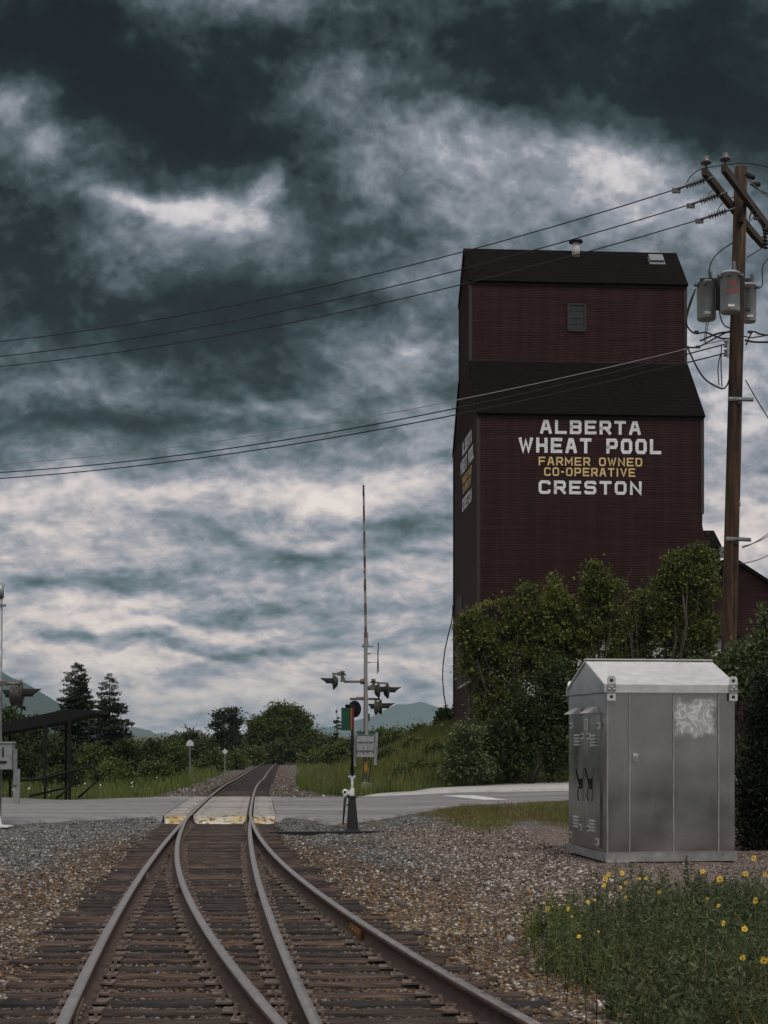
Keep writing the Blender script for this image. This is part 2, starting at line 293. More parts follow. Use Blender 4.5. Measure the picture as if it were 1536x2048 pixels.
leafmat('leaf_pale', [(0.0, (.035, .050, .020)), (.5, (.085, .110, .042)), (.9, (.17, .19, .09)), (1.0, (.36, .36, .26))])
leafmat('leaf_hedge_shaded', [(0.0, (.006, .009, .005)), (.6, (.014, .020, .009)), (1.0, (.030, .040, .014))])  # deep shade on the hedge put into its leaf colours
leafmat('needle', [(0.0, (.008, .015, .009)), (.5, (.019, .030, .015)), (1.0, (.045, .060, .024))], trans=.1)
leafmat('grass', [(0.0, (.032, .048, .012)), (.4, (.080, .110, .026)), (.75, (.16, .185, .050)), (.92, (.25, .23, .09)), (1.0, (.34, .27, .15))])
leafmat('grass_dry', [(0.0, (.06, .06, .018)), (.5, (.14, .115, .035)), (1.0, (.26, .20, .08))])
leafmat('weed', [(0.0, (.018, .026, .012)), (.4, (.048, .064, .026)), (.75, (.100, .122, .052)), (1.0, (.20, .20, .10))])
leafmat('twig', [(0.0, (.02, .014, .012)), (1.0, (.09, .065, .055))])
pmat('petal', rough=.6, color=(.78, .55, .06))
pmat('petal_centre', rough=.8, color=(.35, .20, .03))
pmat('white_blossom', rough=.7, color=(.70, .70, .55))
pmat('mountain_wood', rough=1.0, spec=.05, fn=lambda nt: {'Base Color': nt.mix(nt.mapr(nt.noise(pos(nt), .004, 6, .65), .35, .65), (.020, .040, .028), (.045, .070, .045))})

# ---------------------------------------------------------------- mesh helpers
def P(px, py, Y):
    return Vector(((px-CX)/FPX*Y, Y, CAMZ + (HY-py)/FPX*Y))
def U(px, py, local=0.0):                                        # photo position -> point on the ground plane falling 1 in 100
    Y = FPX*(CAMZ-local)/(py-HY-FPX*SL)
    return Vector(((px-CX)/FPX*Y, Y, local-SL*Y))
def link(o): COL.objects.link(o); return o
def tag(o, label=None, cat=None, group=None, kind=None):
    if label: o['label'] = label
    if cat: o['category'] = cat
    if group: o['group'] = group
    if kind: o['kind'] = kind
    return o
ORG = {}
def thing(name, label, cat, loc, group=None, rz=0.0):
    o = bpy.data.objects.new(name, None); link(o); o.location = loc; o.rotation_euler = (0, 0, rz); o.empty_display_size = .2
    ORG[o.name] = Vector(loc); return tag(o, label, cat, group)
def mesh_np(name, V, F, mat, parent=None, origin=None, mi=None, smooth=False, tint=None):
    V = np.asarray(V, dtype=np.float32).reshape(-1, 3)
    me = bpy.data.meshes.new(name)
    if origin is None: origin = ORG.get(parent.name, (0, 0, 0)) if parent is not None else (0, 0, 0)
    V = V - np.array(origin, dtype=np.float32)
    me.vertices.add(len(V)); me.vertices.foreach_set('co', V.ravel())
    if isinstance(F, np.ndarray):
        n, k = F.shape; flat = F.ravel().astype(np.int32); st = np.arange(n, dtype=np.int32)*k; tot = np.full(n, k, np.int32)
    else:
        tot = np.array([len(f) for f in F], np.int32); st = np.concatenate([[0], np.cumsum(tot)[:-1]]).astype(np.int32)
        flat = np.array([i for f in F for i in f], np.int32); n = len(F)
    me.loops.add(len(flat)); me.loops.foreach_set('vertex_index', flat)
    me.polygons.add(n); me.polygons.foreach_set('loop_start', st); me.polygons.foreach_set('loop_total', tot)
    if smooth is True: me.polygons.foreach_set('use_smooth', np.ones(n, bool))
    elif smooth is not False: me.polygons.foreach_set('use_smooth', np.array(smooth, bool))
    for mm in (mat if isinstance(mat, (list, tuple)) else [mat]): me.materials.append(MATS[mm])
    if mi is not None: me.polygons.foreach_set('material_index', np.array(mi, np.int32))
    if tint is not None:
        a = me.attributes.new(tint[0], 'FLOAT_COLOR', 'POINT'); c = np.ones((len(V), 4), np.float32); c[:, :3] = tint[1]; a.data.foreach_set('color', c.ravel())
    me.update(calc_edges=True)
    o = bpy.data.objects.new(name, me); link(o)
    if parent is not None:
        o.parent = parent; ORG[o.name] = Vector(origin)
    else: o.location = origin
    return o
class MB:
    def __init__(s): s.v, s.f, s.m, s.s = [], [], [], []
    def add(s, V, F, m=0, sm=False):
        b = len(s.v); s.v += [tuple(x) for x in V]; s.f += [tuple(b+i for i in f) for f in F]; s.m += [m]*len(F); s.s += [sm]*len(F); return s
    def box(s, c, size, M=None, m=0):
        x, y, z = (q/2 for q in size); c = Vector(c)
        V = [Vector((a*x, b*y, d*z)) for a in (-1, 1) for b in (-1, 1) for d in (-1, 1)]
        if M is not None: V = [M @ q for q in V]
        return s.add([c+q for q in V], [(0, 1, 3, 2), (4, 6, 7, 5), (0, 4, 5, 1), (2, 3, 7, 6), (0, 2, 6, 4), (1, 5, 7, 3)], m)
    def bar(s, a, b, w, h, m=0, up=(0, 0, 1)):
        a, b = Vector(a), Vector(b); d = (b-a).normalized(); u_ = Vector(up)
        if abs(d.dot(u_)) > .99: u_ = Vector((0, 1, 0))
        r = d.cross(u_).normalized(); t = r.cross(d).normalized()
        M = Matrix((d, r, t)).transposed()
        return s.box((a+b)/2, ((b-a).length, w, h), M, m)
    def tube(s, pts, r, seg=8, m=0, sm=True):
        pts = [Vector(p) for p in pts]; n = len(pts); rr = r if isinstance(r, (list, tuple)) else [r]*n
        V = []; prev = None
        for i, p in enumerate(pts):
            d = (pts[min(i+1, n-1)]-pts[max(i-1, 0)]).normalized()
            if prev is None: prev = d.cross(Vector((0, 0, 1)) if abs(d.z) < .9 else Vector((1, 0, 0))).normalized()
            a = (prev - d*prev.dot(d)).normalized(); b = d.cross(a); prev = a
            V += [p + a*math.cos(2*math.pi*k/seg)*rr[i] + b*math.sin(2*math.pi*k/seg)*rr[i] for k in range(seg)]
        F = [(i*seg+k, i*seg+(k+1) % seg, (i+1)*seg+(k+1) % seg, (i+1)*seg+k) for i in range(n-1) for k in range(seg)]
        s.add(V, F, m, sm); b0 = len(s.v)-len(V)
        s.f += [tuple(b0+k for k in range(seg))[::-1], tuple(b0+(n-1)*seg+k for k in range(seg))]; s.m += [m, m]; s.s += [False, False]
        return s
    def lathe(s, prof, c, axis=(0, 0, 1), seg=16, m=0):
        ax = Vector(axis).normalized(); c = Vector(c)
        a = ax.cross(Vector((0, 0, 1)) if abs(ax.z) < .9 else Vector((1, 0, 0))).normalized(); b = ax.cross(a)
        V = [c + ax*z + (a*math.cos(2*math.pi*k/seg) + b*math.sin(2*math.pi*k/seg))*max(r, 1e-4) for r, z in prof for k in range(seg)]
        F = [(i*seg+k, i*seg+(k+1) % seg, (i+1)*seg+(k+1) % seg, (i+1)*seg+k) for i in range(len(prof)-1) for k in range(seg)]
        F += [tuple(range(seg))[::-1], tuple((len(prof)-1)*seg+k for k in range(seg))]
        return s.add(V, F, m, True)
    def prism(s, poly, d, m=0):                                   # polygon of 3D points pushed along d
        n = len(poly); d = Vector(d); V = [Vector(p) for p in poly] + [Vector(p)+d for p in poly]
        F = [tuple(range(n))[::-1], tuple(range(n, 2*n))] + [(i, (i+1) % n, n+(i+1) % n, n+i) for i in range(n)]
        return s.add(V, F, m)
    def build(s, name, mats, parent=None, origin=None):
        return mesh_np(name, s.v, s.f, mats, parent, origin, s.m, s.s)
def smooth(a, b, x):
    t = np.clip((np.asarray(x, float)-a)/(b-a), 0, 1); return t*t*(3-2*t)
def vnoise(x, y, seed=0):                                         # cheap smooth value noise for terrain and outlines
    x = np.asarray(x, float); y = np.asarray(y, float); xi = np.floor(x); yi = np.floor(y); fx = x-xi; fy = y-yi
    def h(a, b):
        t = np.sin(a*127.1+b*311.7+seed*74.7)*43758.5453; return t-np.floor(t)
    fx = fx*fx*(3-2*fx); fy = fy*fy*(3-2*fy)
    return (h(xi, yi)*(1-fx)+h(xi+1, yi)*fx)*(1-fy)+(h(xi, yi+1)*(1-fx)+h(xi+1, yi+1)*fx)*fy

# ---------------------------------------------------------------- the two tracks in plan
_left = [U(px, py) for px, py in [(124, 2048), (146, 1998), (187.5, 1910), (230, 1834), (266, 1777), (302, 1722), (336, 1675), (370, 1639), (385, 1625), (419, 1594), (445, 1573), (471, 1559)]]
_cf = np.polyfit([p.y for p in _left], [p.x for p in _left], 4)
_fy = np.array([82.9, 110, 157.7, 190, 222, 240, 257, 271, 288, 330]); _fx = np.array([np.polyval(_cf, 82.9), -10.05, -13.15, -15.2, -17.1, -16.4, -13.9, -11.1, -6.0, 9.0])
def aL(y):
    y = np.asarray(y, float); return np.where(y < 82.9, np.polyval(_cf, np.clip(y, 2, 83)), np.interp(y, _fy, _fx))
_gy, _gg = [38, 36, 34, 30, 25, 21, 18, 14.64, 12, 9, 4], [0, .02, .06, .15, .27, .42, .60, .82, 1.03, 1.31, 1.85]
_gc = np.polyfit(_gy, _gg, 3)
def gap(y):
    y = np.asarray(y, float); return np.where(y > 37.5, 0.0, np.maximum(np.polyval(_gc, np.clip(y, 3, 38)), 0))
GW = 1.515
def aR(y): return aL(y)+GW
def bL(y): return aL(y)+gap(y)
def bR(y): return aL(y)+GW+gap(y)

# ---------------------------------------------------------------- road outline and ground height
_near = sorted([(p.x, p.y) for p in [U(0, 1645), U(80, 1640), U(325, 1629), U(365, 1628.5), U(565, 1630), U(660, 1643), U(740, 1637), U(810, 1626), U(935, 1607, .05), U(1140, 1598, .14)]] + [(-14, 30.5), (-70, 22), (12, 54.5), (70, 84)])
_far = sorted([(p.x, p.y) for p in [U(0, 1594), U(130, 1600), U(365, 1592), U(560, 1595), U(735, 1592), U(930, 1583, .1), U(1140, 1580, .2)]] + [(-24, 52.5), (-70, 53), (16, 68), (70, 104)])
def yn(x): return np.interp(x, *zip(*_near))
def yf(x): return np.interp(x, *zip(*_far))
def basez(y): return -SL*np.clip(y, 0, 222)
def roadz(x, y): return basez(y) + .028*np.clip(x, 0, 30) - .002
def gz(x, y):
    x = np.asarray(x, float); y = np.asarray(y, float)
    l = aL(y); r = bR(y)
    near = -.235 + .17*smooth(r+1.0, r+4.5, x)*1.0 + .06*smooth(0, 3, l-1.2-x)
    near = near + .025*(vnoise(x*.9, y*.9, 1)-.5) + .03*(vnoise(x*.25, y*.25, 2)-.5)
    bed = smooth(1.15, .6, np.maximum(l-x, x-r)); near = near*(1-bed) + (-.214)*bed
    far = np.full_like(x, -.22) - .25*smooth(1.6, 5.0, l-x) + .10*smooth(1.5, 4, x-r)
    hill = 3.15*smooth(-4.6, 5.5, x)*smooth(57, 80, y)*smooth(240, 120, y)
    hill = np.where(x > 5.5, 3.15*smooth(57, 80, y)*smooth(240, 120, y), hill)
    far = far + hill + .12*(vnoise(x*.4, y*.4, 3)-.5)*smooth(1.8, 4, np.minimum(np.abs(x-l), np.abs(x-r)))
    n_, f_ = yn(x), yf(x)
    inr = np.minimum(smooth(n_-2.6, n_-.1, y), 1-smooth(f_+.1, f_+2.0, y))
    side = np.where(y < (n_+f_)/2, near, far)
    rz = .028*np.clip(x, 0, 30) - .06
    trk = (1-smooth(1.35, 1.6, np.abs(x-(l+GW/2))))*(y > n_-3)
    out = side*(1-inr) + rz*inr
    out = out*(1-trk) + (-.222)*trk
    return out + basez(y)
def ground_at(px, py):                                            # walk the sight line down to the ground
    lo_, hi_ = 6.0, 400.0; ys = np.concatenate([np.arange(6, 120, .05), np.arange(120, 400, .5)])
    xs = (px-CX)/FPX*ys; zs = CAMZ+(HY-py)/FPX*ys
    k = np.argmax(zs <= gz(xs, ys)); return Vector((xs[k], ys[k], float(gz(xs[k], ys[k]))))

def grow(a, b, n):
    return list(a + (b-a)*(np.linspace(0, 1, n+1)[1:]**3.0))
gx = np.array(sorted([-q for q in grow(13, 9000, 46)] + list(np.arange(-13, 13.01, .22)) + grow(13, 9000, 46)))
gy = np.array(sorted([-3000, -1200, -500, -200, -80, -30, -12, -4, 0, 3] + list(np.arange(5, 40, .2)) + list(np.arange(40, 60, .4)) + list(np.arange(60, 130, 1.2)) + grow(130, 11500, 44)))
GX, GY = np.meshgrid(gx, gy); GZ = gz(GX, GY); H_, W_ = GX.shape
dense = (np.abs(GX) < 13) & (GY < 60) & (GY > 4)
GZ = GZ + dense*.03*(vnoise(GX*4.1, GY*4.1, 5)-.5)
idx = np.arange(H_*W_).reshape(H_, W_); GF = np.stack([idx[:-1, :-1], idx[:-1, 1:], idx[1:, 1:], idx[1:, :-1]], -1).reshape(-1, 4)
def verge_den(x, y):                                              # how grassy the rough strip between road and gravel lot is
    px = CX+FPX*x/np.maximum(y, 5); py = HY+FPX*(CAMZ+.15+.01*y)/np.maximum(y, 5)
    b_ = 1642+32*np.exp(-((px-965)/75)**2)+22*smooth(1040, 1140, px); n_ = vnoise(x*1.4, y*.7, 31)*.6+vnoise(x*3.7, y*1.9, 32)*.4
    return smooth(8, -14, py-b_)*smooth(815, 900, px)*smooth(.22, .62, n_+.22*smooth(1010, 1120, px)+.25*np.exp(-((px-965)/60)**2-((py-1670)/16)**2))*(y < yn(x)-.05)*(y > 20)
def zone(x, y):
    l = aL(y); r = bR(y); nearside = y < yn(x)
    n1_ = vnoise(x*.8, y*.8, 7)*.6+vnoise(x*2.1, y*2.1, 8)*.4; vd = verge_den(x, y)
    grass = np.where(nearside, smooth(1.1, 1.8, x)*smooth(17.5, 14.5, y)*smooth(.2, .5, n1_+.2), 1.0*smooth(2.2, 3.2, np.maximum(l-x, x-r-.3*np.clip((75-y)/10, 0, 6))))
    grass = np.maximum(grass, .8*vd*nearside)
    bed = smooth(2.3, .7, np.maximum(l-x, x-r))
    brown = np.where(nearside, np.clip(bed*1.2*smooth(36, 24, y) + .95*smooth(27, 15, y) + .25*smooth(.4, .8, n1_) + .8*smooth(.05, .5, vd) + .6*smooth(2.2, .4, yn(x)-y)*(x > -1), 0, 1), .45+.2*bed)
    fine = np.where(nearside, smooth(r+1.6, r+3.2, x+.8*(n1_-.5))*smooth(36, 31, y), 0)
    return np.stack([grass, brown, fine], -1)
ZC = zone(GX.ravel(), GY.ravel())
g = mesh_np('ground', np.stack([GX, GY, GZ], -1), GF, 'ground', smooth=True, tint=('zone', ZC)); tag(g, kind='structure')

# ---------------------------------------------------------------- road, sidewalk, marking
def strip_sheet(name, xs, lo_, hi_, zf, rows, mat, lift=0.0, skirt=.12, wob=0.0, seed=0):
    V = []; n = len(xs)
    for j in range(rows+1):
        t = j/rows
        for x in xs:
            a, b = float(lo_(x)), float(hi_(x))
            if wob: a += wob*(float(vnoise(x*1.6, 3.3, seed))+.5*float(vnoise(x*5, 1.3, seed))-.75)
            y = a+(b-a)*t; V.append((x, y, float(zf(x, y))+lift))
    F = [(j*n+i, j*n+i+1, (j+1)*n+i+1, (j+1)*n+i) for j in range(rows) for i in range(n-1)]
    if skirt:
        b0 = len(V)
        for i in range(n): V.append((V[i][0], V[i][1]-.10, V[i][2]-skirt))
        F += [(b0+i, b0+i+1, i+1, i) for i in range(n-1)]
        b1 = len(V)
        for i in range(n): q = V[rows*n+i]; V.append((q[0], q[1], q[2]-skirt))
        F += [(rows*n+i, rows*n+i+1, b1+i+1, b1+i) for i in range(n-1)]
        b2 = len(V); 
        for e in (0, n-1):
            for j in range(rows+1): q = V[j*n+e]; V.append((q[0], q[1], q[2]-skirt))
        for e, o_ in ((0, 0), (n-1, rows+1)):
            F += [(j*n+e, (j+1)*n+e, b2+o_+j+1, b2+o_+j) for j in range(rows)]
    return mesh_np(name, V, F, mat)
PANEL_HALF = 1.40
def inner_left(y): return float(aL(y))+GW/2-PANEL_HALF
xl_end = -6.3
def road_side(name, sign):
    # the asphalt butts against the crossing panels along the track, so its inner edge follows the rails
    V = []; rows = 14; cols = 60
    for j in range(rows+1):
        t = j/rows
        for i in range(cols+1):
            s_ = (i/cols)**2.2
            y0 = 37.7+t*15.0
            xi = float(aL(y0))+GW/2 + sign*(PANEL_HALF+.012)
            x = xi + sign*s_*62
            lo0, hi0 = float(yn(x)), float(yf(x))
            k = min(1, s_*62/1.2)
            lo1 = 37.75*(1-k)+lo0*k; hi1 = 52.7*(1-k)+hi0*k
            lo1 += k*.35*(float(vnoise(x*1.3, 3.3, 4))+.5*float(vnoise(x*4, 1.3, 4))-.75)
            y = lo1+(hi1-lo1)*t
            if k < 1: x = (float(aL(y))+GW/2+sign*(PANEL_HALF+.012)) + sign*s_*62
            V.append((x, y, float(roadz(x, y))))
    n = cols+1
    F = [(j*n+i, j*n+i+1, (j+1)*n+i+1, (j+1)*n+i) for j in range(rows) for i in range(cols)]
    b = len(V); V += [(V[i][0], V[i][1]-.45, V[i][2]-.16) for i in range(n)]
    F += [(b+i, b+i+1, i+1, i) for i in range(cols)]
    if sign < 0: F = [f[::-1] for f in F]
    return mesh_np(name, V, F, 'asphalt', smooth=True)
tag(road_side('road', -1), kind='structure'); tag(road_side('road', 1), kind='structure')
def sw_hi(x):
    a = [(-.75, 53.3), (-.25, 56.6), (2.6, 59.0), (7.6, 65.0), (16, 74), (70, 112)]; return np.interp(x, *zip(*a))
sx = np.concatenate([np.linspace(-.72, 16, 60), np.linspace(18, 60, 10)])
sw = strip_sheet('sidewalk', sx, lambda x: float(yf(x))-.25, sw_hi, lambda x, y: roadz(x, y)+.02*smooth(-.7, .5, x)+.09*smooth(1.0, 2.0, x), 3, 'concrete', skirt=.2); tag(sw, kind='structure')
mk = MB(); q = [ground_at(885, 1594.5), ground_at(945, 1594), ground_at(1016, 1603.5), ground_at(965, 1603.5)]
mk.add([(p.x, p.y, float(roadz(p.x, p.y))+.005) for p in q], [(0, 3, 2, 1)])
tag(mk.build('road_marking', ['road_paint']), kind='structure')

# ---------------------------------------------------------------- railway track: rails, ties, plates
track = thing('railway_track', 'rusty turnout of steel rails on dark wooden ties running over the crossing', 'railway track', (float(aL(9.0))+.75, 9.0, -.2))
PROF = [(-.036, 0), (.036, 0), (.037, -.034), (.022, -.046), (.009, -.056), (.009, -.146), (.068, -.160), (.070, -.172), (-.070, -.172), (-.068, -.160), (-.009, -.146), (-.009, -.056), (-.022, -.046), (-.037, -.034)]
PROF = [(x*1.05, z) for x, z in PROF]
def rail(xf, ys, point=False):
    ys = np.array(ys); xs = xf(ys); V = []; F = []; mi = []; n = len(PROF)
    tx = np.gradient(xs, ys); nrm = np.sqrt(1+tx*tx)
    for i, (x, y) in enumerate(zip(xs, ys)):
        k = 1.0
        if point: k = .25+.75*min(1, max(0, (35.5-y)/5.0))
        for (px_, pz) in PROF:
            a = px_*k; V.append((x + a/nrm[i], y - a*tx[i]/nrm[i], float(basez(y))+pz))
    for i in range(len(ys)-1):
        for k in range(n):
            F.append((i*n+k, i*n+(k+1) % n, (i+1)*n+(k+1) % n, (i+1)*n+k)); mi.append(0 if k == 0 else 1)
    F.append(tuple(range(n))); F.append(tuple(range((len(ys)-1)*n, len(ys)*n))[::-1]); mi += [1, 1]
    return mesh_np('rail', V, F, ['rail_top', 'rail_rust'], track, mi=mi)
long_y = list(np.arange(3.5, 60, .5)) + list(np.arange(60, 130, 2)) + list(np.arange(130, 331, 5))
point_y = list(np.arange(3.5, 35.6, .5))
r1 = rail(aL, long_y); r2 = rail(bR, long_y); r3 = rail(aR, point_y, True); r4 = rail(bL, point_y, True)
def joint(rail_o, xf, y, mat='plate_rust'):                       # bolted joint bars on both sides of the web
    m_ = MB()
    for s_ in (-1, 1):
        a = Vector((float(xf(y-.3))+s_*.028, y-.3, float(basez(y))-.1)); b = Vector((float(xf(y+.3))+s_*.028, y+.3, float(basez(y))-.1))
        m_.bar(a, b, .03, .085)
        for k in range(4):
            c = a.lerp(b, (k+.5)/4); m_.lathe([(.017, 0), (.017, .02)], c+Vector((s_*.014, 0, 0)), (s_, 0, 0), 6)
    m_.build('joint_bar', [mat], rail_o)
joint(r1, aL, 20.4); joint(r1, aL, 9.9); joint(r2, bR, 14.35, 'orange_rust'); joint(r3, aR, 18.3); joint(r4, bL, 18.9)
rng = random.Random(4); NR = np.random.default_rng(7)
tie_ys = []; yy = 5.2
while yy < 37.0:
    tie_ys.append(yy); yy += .41+rng.uniform(-.045, .045)
yy = 53.4
while yy < 76 and len(tie_ys) < 100: tie_ys.append(yy); yy += .55
def make_tie(x0, x1, y, ztop, w_, tilt, parent, name='tie'):
    # a weathered timber: worn top edges, checks and slightly crooked ends
    nseg = 14; V = []; F = []
    sec = [(-.5, -1), (-.5, -.22), (-.40, -.02), (-.12, .0), (.1, -.025), (.38, -.01), (.5, -.22), (.5, -1)]
    for i in range(nseg+1):
        t = i/nseg; x = x0+(x1-x0)*t
        for k, (sy, sz) in enumerate(sec):
            j = rng.uniform(-.008, .008)
            V.append((x + (rng.uniform(-.02, .02) if i in (0, nseg) else 0), y + tilt*(t-.5) + sy*w_ + j, ztop + (sz*.16 if sz == -1 else sz*.10) + j*.9))
    n = len(sec)
    for i in range(nseg):
        for k in range(n-1): F.append((i*n+k, i*n+k+1, (i+1)*n+k+1, (i+1)*n+k)[::-1])
    F.append(tuple(range(n))); F.append(tuple(range(nseg*n, nseg*n+n))[::-1])
    return mesh_np(name, V, F, ['tie_wood', 'tie_side'], parent, mi=[0 if 1 <= k <= 5 else 1 for i in range(nseg) for k in range(n-1)]+[1, 1])
plate_me = None
for y in tie_ys:
    l, r = float(aL(y)), float(bR(y))
    if y > 50: x0, x1 = l-.52+rng.uniform(-.04, .04), r+.52+rng.uniform(-.04, .04)
    else: x0, x1 = l-.50-.14*max(0, (14-y)/5)-abs(rng.gauss(0, .16)), r+.45+abs(rng.gauss(0, .14))
    zt = float(basez(y))-.176+rng.uniform(-.006, .004)
    t = make_tie(x0, x1, y, zt, .172+rng.uniform(-.03, .02), rng.uniform(-.07, .07), track)
    if y < 37:
        xs_ = [l, r] + ([float(aR(y))] if gap(y) > .16 else []) + ([float(bL(y))] if gap(y) > .16 else [])
        for x in xs_:
            p_ = MB(); ox = rng.uniform(-.01, .01)
            p_.box((x+ox, y+rng.uniform(-.015, .015), zt+.007), (.34, .17, .016))
            for sx_ in (-1, 1):
                for sy_ in (-1, 1):
                    if rng.random() < .8: p_.box((x+sx_*.082, y+sy_*.05, zt+.028), (.03, .022, .03))
                if rng.random() < .75: p_.box((x+sx_*.135, y, zt+.03), (.022, .026, .032 + rng.uniform(0, .02)))
            p_.build('tie_plate', ['plate_rust'], t)
far = MB(); yy = tie_ys[-1]+.55
while yy < 215:
    l = float(aL(yy)); far.box((l+GW/2, yy, float(basez(yy))-.25), (2.6, .22, .14)); yy += .55
o = far.build('tie', ['tie_wood'], track); tag(o, kind='stuff')
ht = MB(); a = ground_at(560, 1664); ht.bar((a.x-.15, 32.75, -.33-.20), (.18, 32.55, -.33-.17), .20, .10); ht.build('headblock_tie', ['black_iron'], track)

# ---------------------------------------------------------------- crossing panels
def panel(o0, o1, label):
    t = thing('level_crossing', label, 'level crossing', (float(aL(37.7))+GW/2+(o0+o1)/2, 37.7, float(basez(37.7))), 'concrete panels of the level crossing')
    ys = np.linspace(37.66, 52.6, 25); V = []; F = []; mi = []
    for y in ys:
        c = float(aL(y))+GW/2; z = float(basez(y))
        for (o_, dz_) in ((o0, -.21), (o0, -.012), (o0+.012, 0), (o1-.012, 0), (o1, -.012), (o1, -.21)): V.append((c+o_, y, z+dz_))
    for i in range(len(ys)-1):
        for k in range(5): F.append((i*6+k, (i+1)*6+k, (i+1)*6+k+1, i*6+k+1)[::-1])
    F.append(tuple(range(6))[::-1]); F.append(tuple(range(24*6, 25*6)))
    mesh_np('slab', V, F, 'panel_concrete', t)
    e = MB(); c = float(aL(37.66))+GW/2; z = float(basez(37.66)); b = .1 if o1-o0 > 1 else .03
    e.prism([(c+o0+.01, 37.655, z-.012), (c+o1-.01, 37.655, z-.012), (c+o1-.01, 37.655, z-.14), (c+o1-b, 37.60, z-.225), (c+o0+b, 37.60, z-.225), (c+o0+.01, 37.655, z-.14)], (0, -.02, 0))
    e.build('painted_end', ['peeling_yellow'], t)
    lip = MB(); lip.bar((c+o0, 37.72, z+.006), (c+o1, 37.72, z+.006), .12, .014); lip.build('edge_strip', ['concrete'], t)
    seam = MB()
    for y in (42.6, 47.6):
        c = float(aL(y))+GW/2; seam.bar((c+o0+.02, y, float(basez(y))+.003), (c+o1-.02, y, float(basez(y))+.003), .03, .006)
    for y in (38.6, 41.5, 43.6, 46.6, 48.6, 51.6):
        c = float(aL(y))+GW/2
        for q in (.15, .85): seam.lathe([(.05, 0), (.05, .006)], (c+o0+(o1-o0)*q, y, float(basez(y))), seg=8)
    seam.build('seam', ['dark_trim'], t)
panel(-PANEL_HALF, -.835, 'narrow concrete crossing panel outside the rail, end mostly faded white')
panel(-.665, .665, 'wide concrete crossing panel between the rails with yellow peeling end')
panel(.835, PANEL_HALF, 'narrow concrete crossing panel with yellow end, on the switch stand side')

# ---------------------------------------------------------------- ballast stones (uncountable)
ICO_V = np.array([(0, 0, 1)] + [(math.cos(a)*.894, math.sin(a)*.894, .447) for a in [i*2*math.pi/5 for i in range(5)]] + [(math.cos(a)*.894, math.sin(a)*.894, -.447) for a in [(i+.5)*2*math.pi/5 for i in range(5)]] + [(0, 0, -1)])
ICO_F = np.array([(0, 1+i, 1+(i+1) % 5) for i in range(5)] + [(1+i, 6+i, 1+(i+1) % 5) for i in range(5)] + [(6+i, 6+(i+1) % 5, 1+(i+1) % 5) for i in range(5)] + [(11, 6+(i+1) % 5, 6+i) for i in range(5)])
PAL_GREY = np.array([(.085, .080, .076), (.145, .142, .14), (.24, .235, .228), (.05, .048, .047), (.42, .41, .39), (.17, .145, .12)])
PAL_BROWN = np.array([(.095, .064, .042), (.15, .105, .068), (.21, .155, .105), (.055, .038, .027), (.22, .125, .05), (.13, .12, .115), (.42, .36, .30), (.12, .088, .066)])
PAL_ORANGE = np.array([(.24, .135, .05), (.17, .105, .05), (.28, .19, .10), (.14, .10, .06), (.36, .30, .22)])
PAL_LOT = np.array([(.19, .142, .118), (.13, .097, .08), (.28, .222, .188), (.07, .052, .042), (.52, .45, .40)])
def scatter(n, xr, yr, size, accept, seed):
    r_ = np.random.default_rng(seed)
    y = 1/np.sqrt(r_.uniform(1/yr[1]**2, 1/yr[0]**2, n))*1.0 if yr[1]/yr[0] > 1.6 else r_.uniform(*yr, n)
    x = r_.uniform(*xr, n); k = accept(x, y, r_); return x[k], y[k], r_.uniform(*size, n)[k]**1.0
def stones(x, y, s_, seed, lift=.25):
    r_ = np.random.default_rng(seed); n = len(x)
    z = gz(x, y)+s_*lift
    sc_ = np.stack([s_*r_.uniform(.7, 1.35, n), s_*r_.uniform(.7, 1.3, n), s_*r_.uniform(.4, .8, n)], -1)
    th = r_.uniform(0, 6.28, n); v_ = ICO_V[None]*(1+r_.uniform(-.28, .28, (n, 12, 1)))*sc_[:, None]
    c, s2 = np.cos(th)[:, None], np.sin(th)[:, None]
    X = v_[..., 0]*c-v_[..., 1]*s2+x[:, None]; Yv = v_[..., 0]*s2+v_[..., 1]*c+y[:, None]; tl = r_.uniform(-.5, .5, n)[:, None]
    Z = v_[..., 2]+v_[..., 0]*tl+z[:, None]
    Zn = zone(x, y); l, rr = aL(y), bR(y); out = np.maximum(l-x, x-rr)
    q = r_.random(n); col = PAL_GREY[r_.integers(0, len(PAL_GREY), n)].copy()
    kb = q < Zn[:, 1]*.9+.05; col[kb] = PAL_BROWN[r_.integers(0, len(PAL_BROWN), kb.sum())]
    kl = r_.random(n) < Zn[:, 2]; col[kl] = PAL_LOT[r_.integers(0, len(PAL_LOT), kl.sum())]
    om = smooth(2.6, .9, np.abs(x-rr-1.3))*smooth(24, 18, y)*(x > rr)*(.2+.8*(vnoise(x*1.3, y*.8, 21) > .42))
    ko = r_.random(n) < om*.26+.03*(y < 14); col[ko] = PAL_ORANGE[r_.integers(0, len(PAL_ORANGE), ko.sum())]
    kw = r_.random(n) < .018; col[kw] = (.55, .54, .52)
    inbed = (x > l-.55) & (x < rr+.55); kw &= ~(inbed & (r_.random(n) < .7)); col[inbed & (col.mean(1) > .25)] *= .5
    col *= r_.uniform(.45, 1.0, (n, 1))*np.where(inbed, .8, 1.0)[:, None]
    F = (ICO_F[None]+np.arange(n)[:, None, None]*12).reshape(-1, 3)
    return np.stack([X, Yv, Z], -1).reshape(-1, 3), F, np.repeat(col, 12, 0)
def off_rails(x, y, m_=.09):
    k = np.ones(len(x), bool)
    for f in (aL, aR, bL, bR): k &= np.abs(x-f(y)) > m_
    return k
TY = np.array(tie_ys)
def on_tie(x, y):
    d = np.min(np.abs(y[:, None]-TY[None]), 1); return (d < .10) & (x > aL(y)-.6) & (x < bR(y)+.6)
S = []
